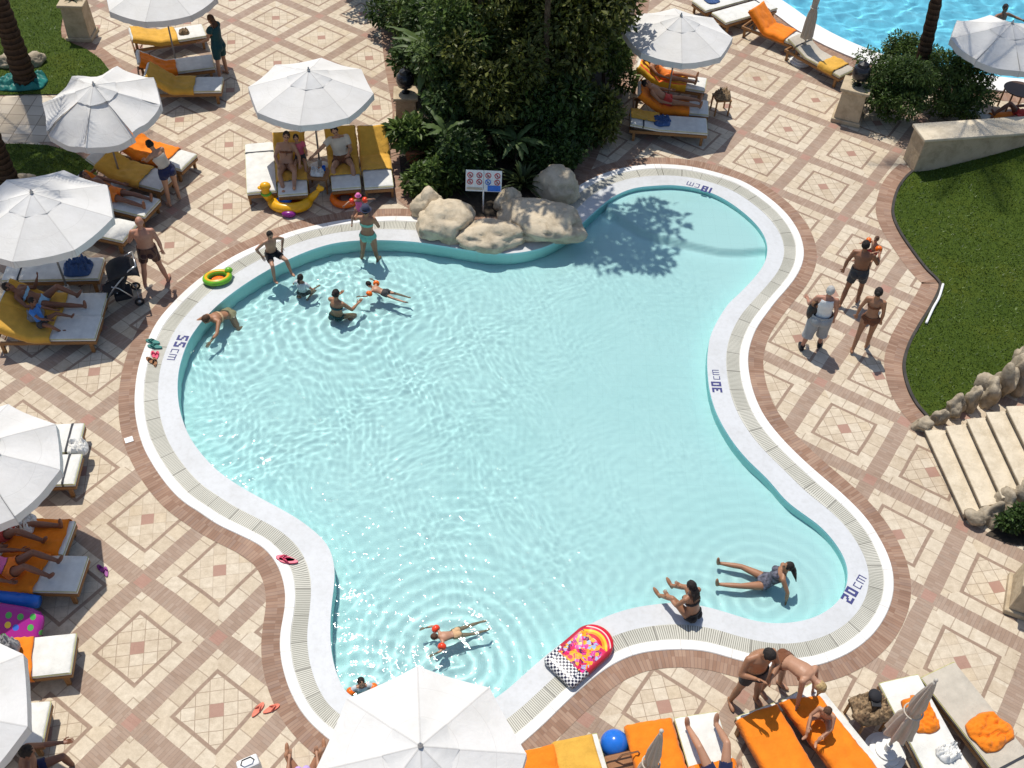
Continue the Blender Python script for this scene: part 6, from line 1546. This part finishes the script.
o = tag(MB().box((0, 0, .006), (.15, .13, .012)).build('cover_plate', M['whitep'], bevel=.003), 'small white square cover plate in the brick border left of the pool', 'cover plate'); at(o, (129,440), .008, .5)
# stroller
r = thing('stroller', 'black folding stroller standing beside the shaded flat lounger', 'stroller', G(123,301), rad(205))
fr = MB()
for y in (-.24, .24):
    fr.tube([(-.45, y, 1.02), (-.30, y, .95), (.10, y*.95, .55), (.42, y*.8, .10)], .016, 7); fr.tube([(-.32, y, .10), (.0, y*.95, .55), (.12, y*.95, .62)], .015, 7)
fr.tube([(-.45, -.24, 1.02), (-.45, .24, 1.02)], .018, 7); fr.tube([(-.32, -.24, .10), (-.32, .24, .10)], .012, 6); fr.tube([(.05, -.23, .42), (.05, .23, .42)], .012, 6)
fr.build('frame', M['steel'], r, smooth=True)
m = MB(); pr = [(.30, .32), (.12, .40), (-.10, .46), (-.24, .78), (-.27, .92)]
m.add([(x, y, z) for x, z in pr for y in (-.21, .21)], [(i*2, i*2+1, i*2+3, i*2+2) for i in range(4)]); m.build('seat', M['bfab'], r, solid=.03)
m = MB(); vs = []
for i in range(9):
    a = rad(20+150*i/8)
    for j in range(9): 
        b = math.pi*j/8; vs.append((-.16+.34*math.cos(a)*.9, .26*math.cos(b), .72+.34*math.sin(a)*(.35+.65*math.sin(b))))
m.add(vs, [(i*9+j, (i+1)*9+j, (i+1)*9+j+1, i*9+j+1) for i in range(8) for j in range(8)]); m.build('hood', M['bfab'], r, smooth=True, solid=.012)
for x, y in ((.42, -.19), (.42, .19), (-.32, -.26), (-.32, .26)):
    w1 = MB().torus((x, y, .10), .078, .024, 20, 8, rot=Matrix.Rotation(rad(90), 3, 'X')).build('wheel', M['black'], r, smooth=True)
    MB().ell((x, y, .10), (.045, .02, .045), 10, 6).build('hub', M['steel'], w1, smooth=True)
MB().box((-.05, 0, .22), (.36, .34, .16)).build('basket', M['bfab'], r, bevel=.03)
# bag carried by the grey haired man
o = tag(MB().ell((0, 0, 0), (.20, .13, .24), 16, 12).build('shoulder_bag', M['black'], smooth=True), 'black shoulder bag carried by the grey haired man', 'bag'); o.location = G(814,311,1.0); o.scale = (.72, .8, 1.05)
MB().ell((.02, .0, .2), (.17, .12, .12), 14, 10).build('flap', M['brownbag'], o, smooth=True)
# tarp and boulders at the palm, hose on the lawn edge
rumple(G(23,83,.035), .62, .42, .20, 'teal', 'teal tarp lying at the foot of the palm on the upper left lawn', 'tarp', 'tarp', .2, 31)
boulder('brown stone left of the palm on the upper left lawn', (9,66), (.30, .24, .34), 61, 0, 'rockd', 0, .25, 'stones around the palms', 'garden_stone')
boulder('brown stone right of the palm on the upper left lawn', (36,64), (.30, .24, .34), 62, 1, 'rockd', 0, .25, 'stones around the palms', 'garden_stone')
boulder('brown stone at the foot of the palm on the left edge', (22,186), (.30, .24, .3), 63, 1, 'rockd', 0, .25, 'stones around the palms', 'garden_stone')
hp = catmull([G2(p) for p in ((939,287),(935,300),(929,311),(922,326))], 24, closed=False)
o = tag(MB().tube([(p[0]+.06, p[1], .09) for p in hp], .028, 8).build('hose', M['whitep'], smooth=True), 'short white hose lying along the curved lawn edge', 'hose')
bpy.context.view_layer.update()
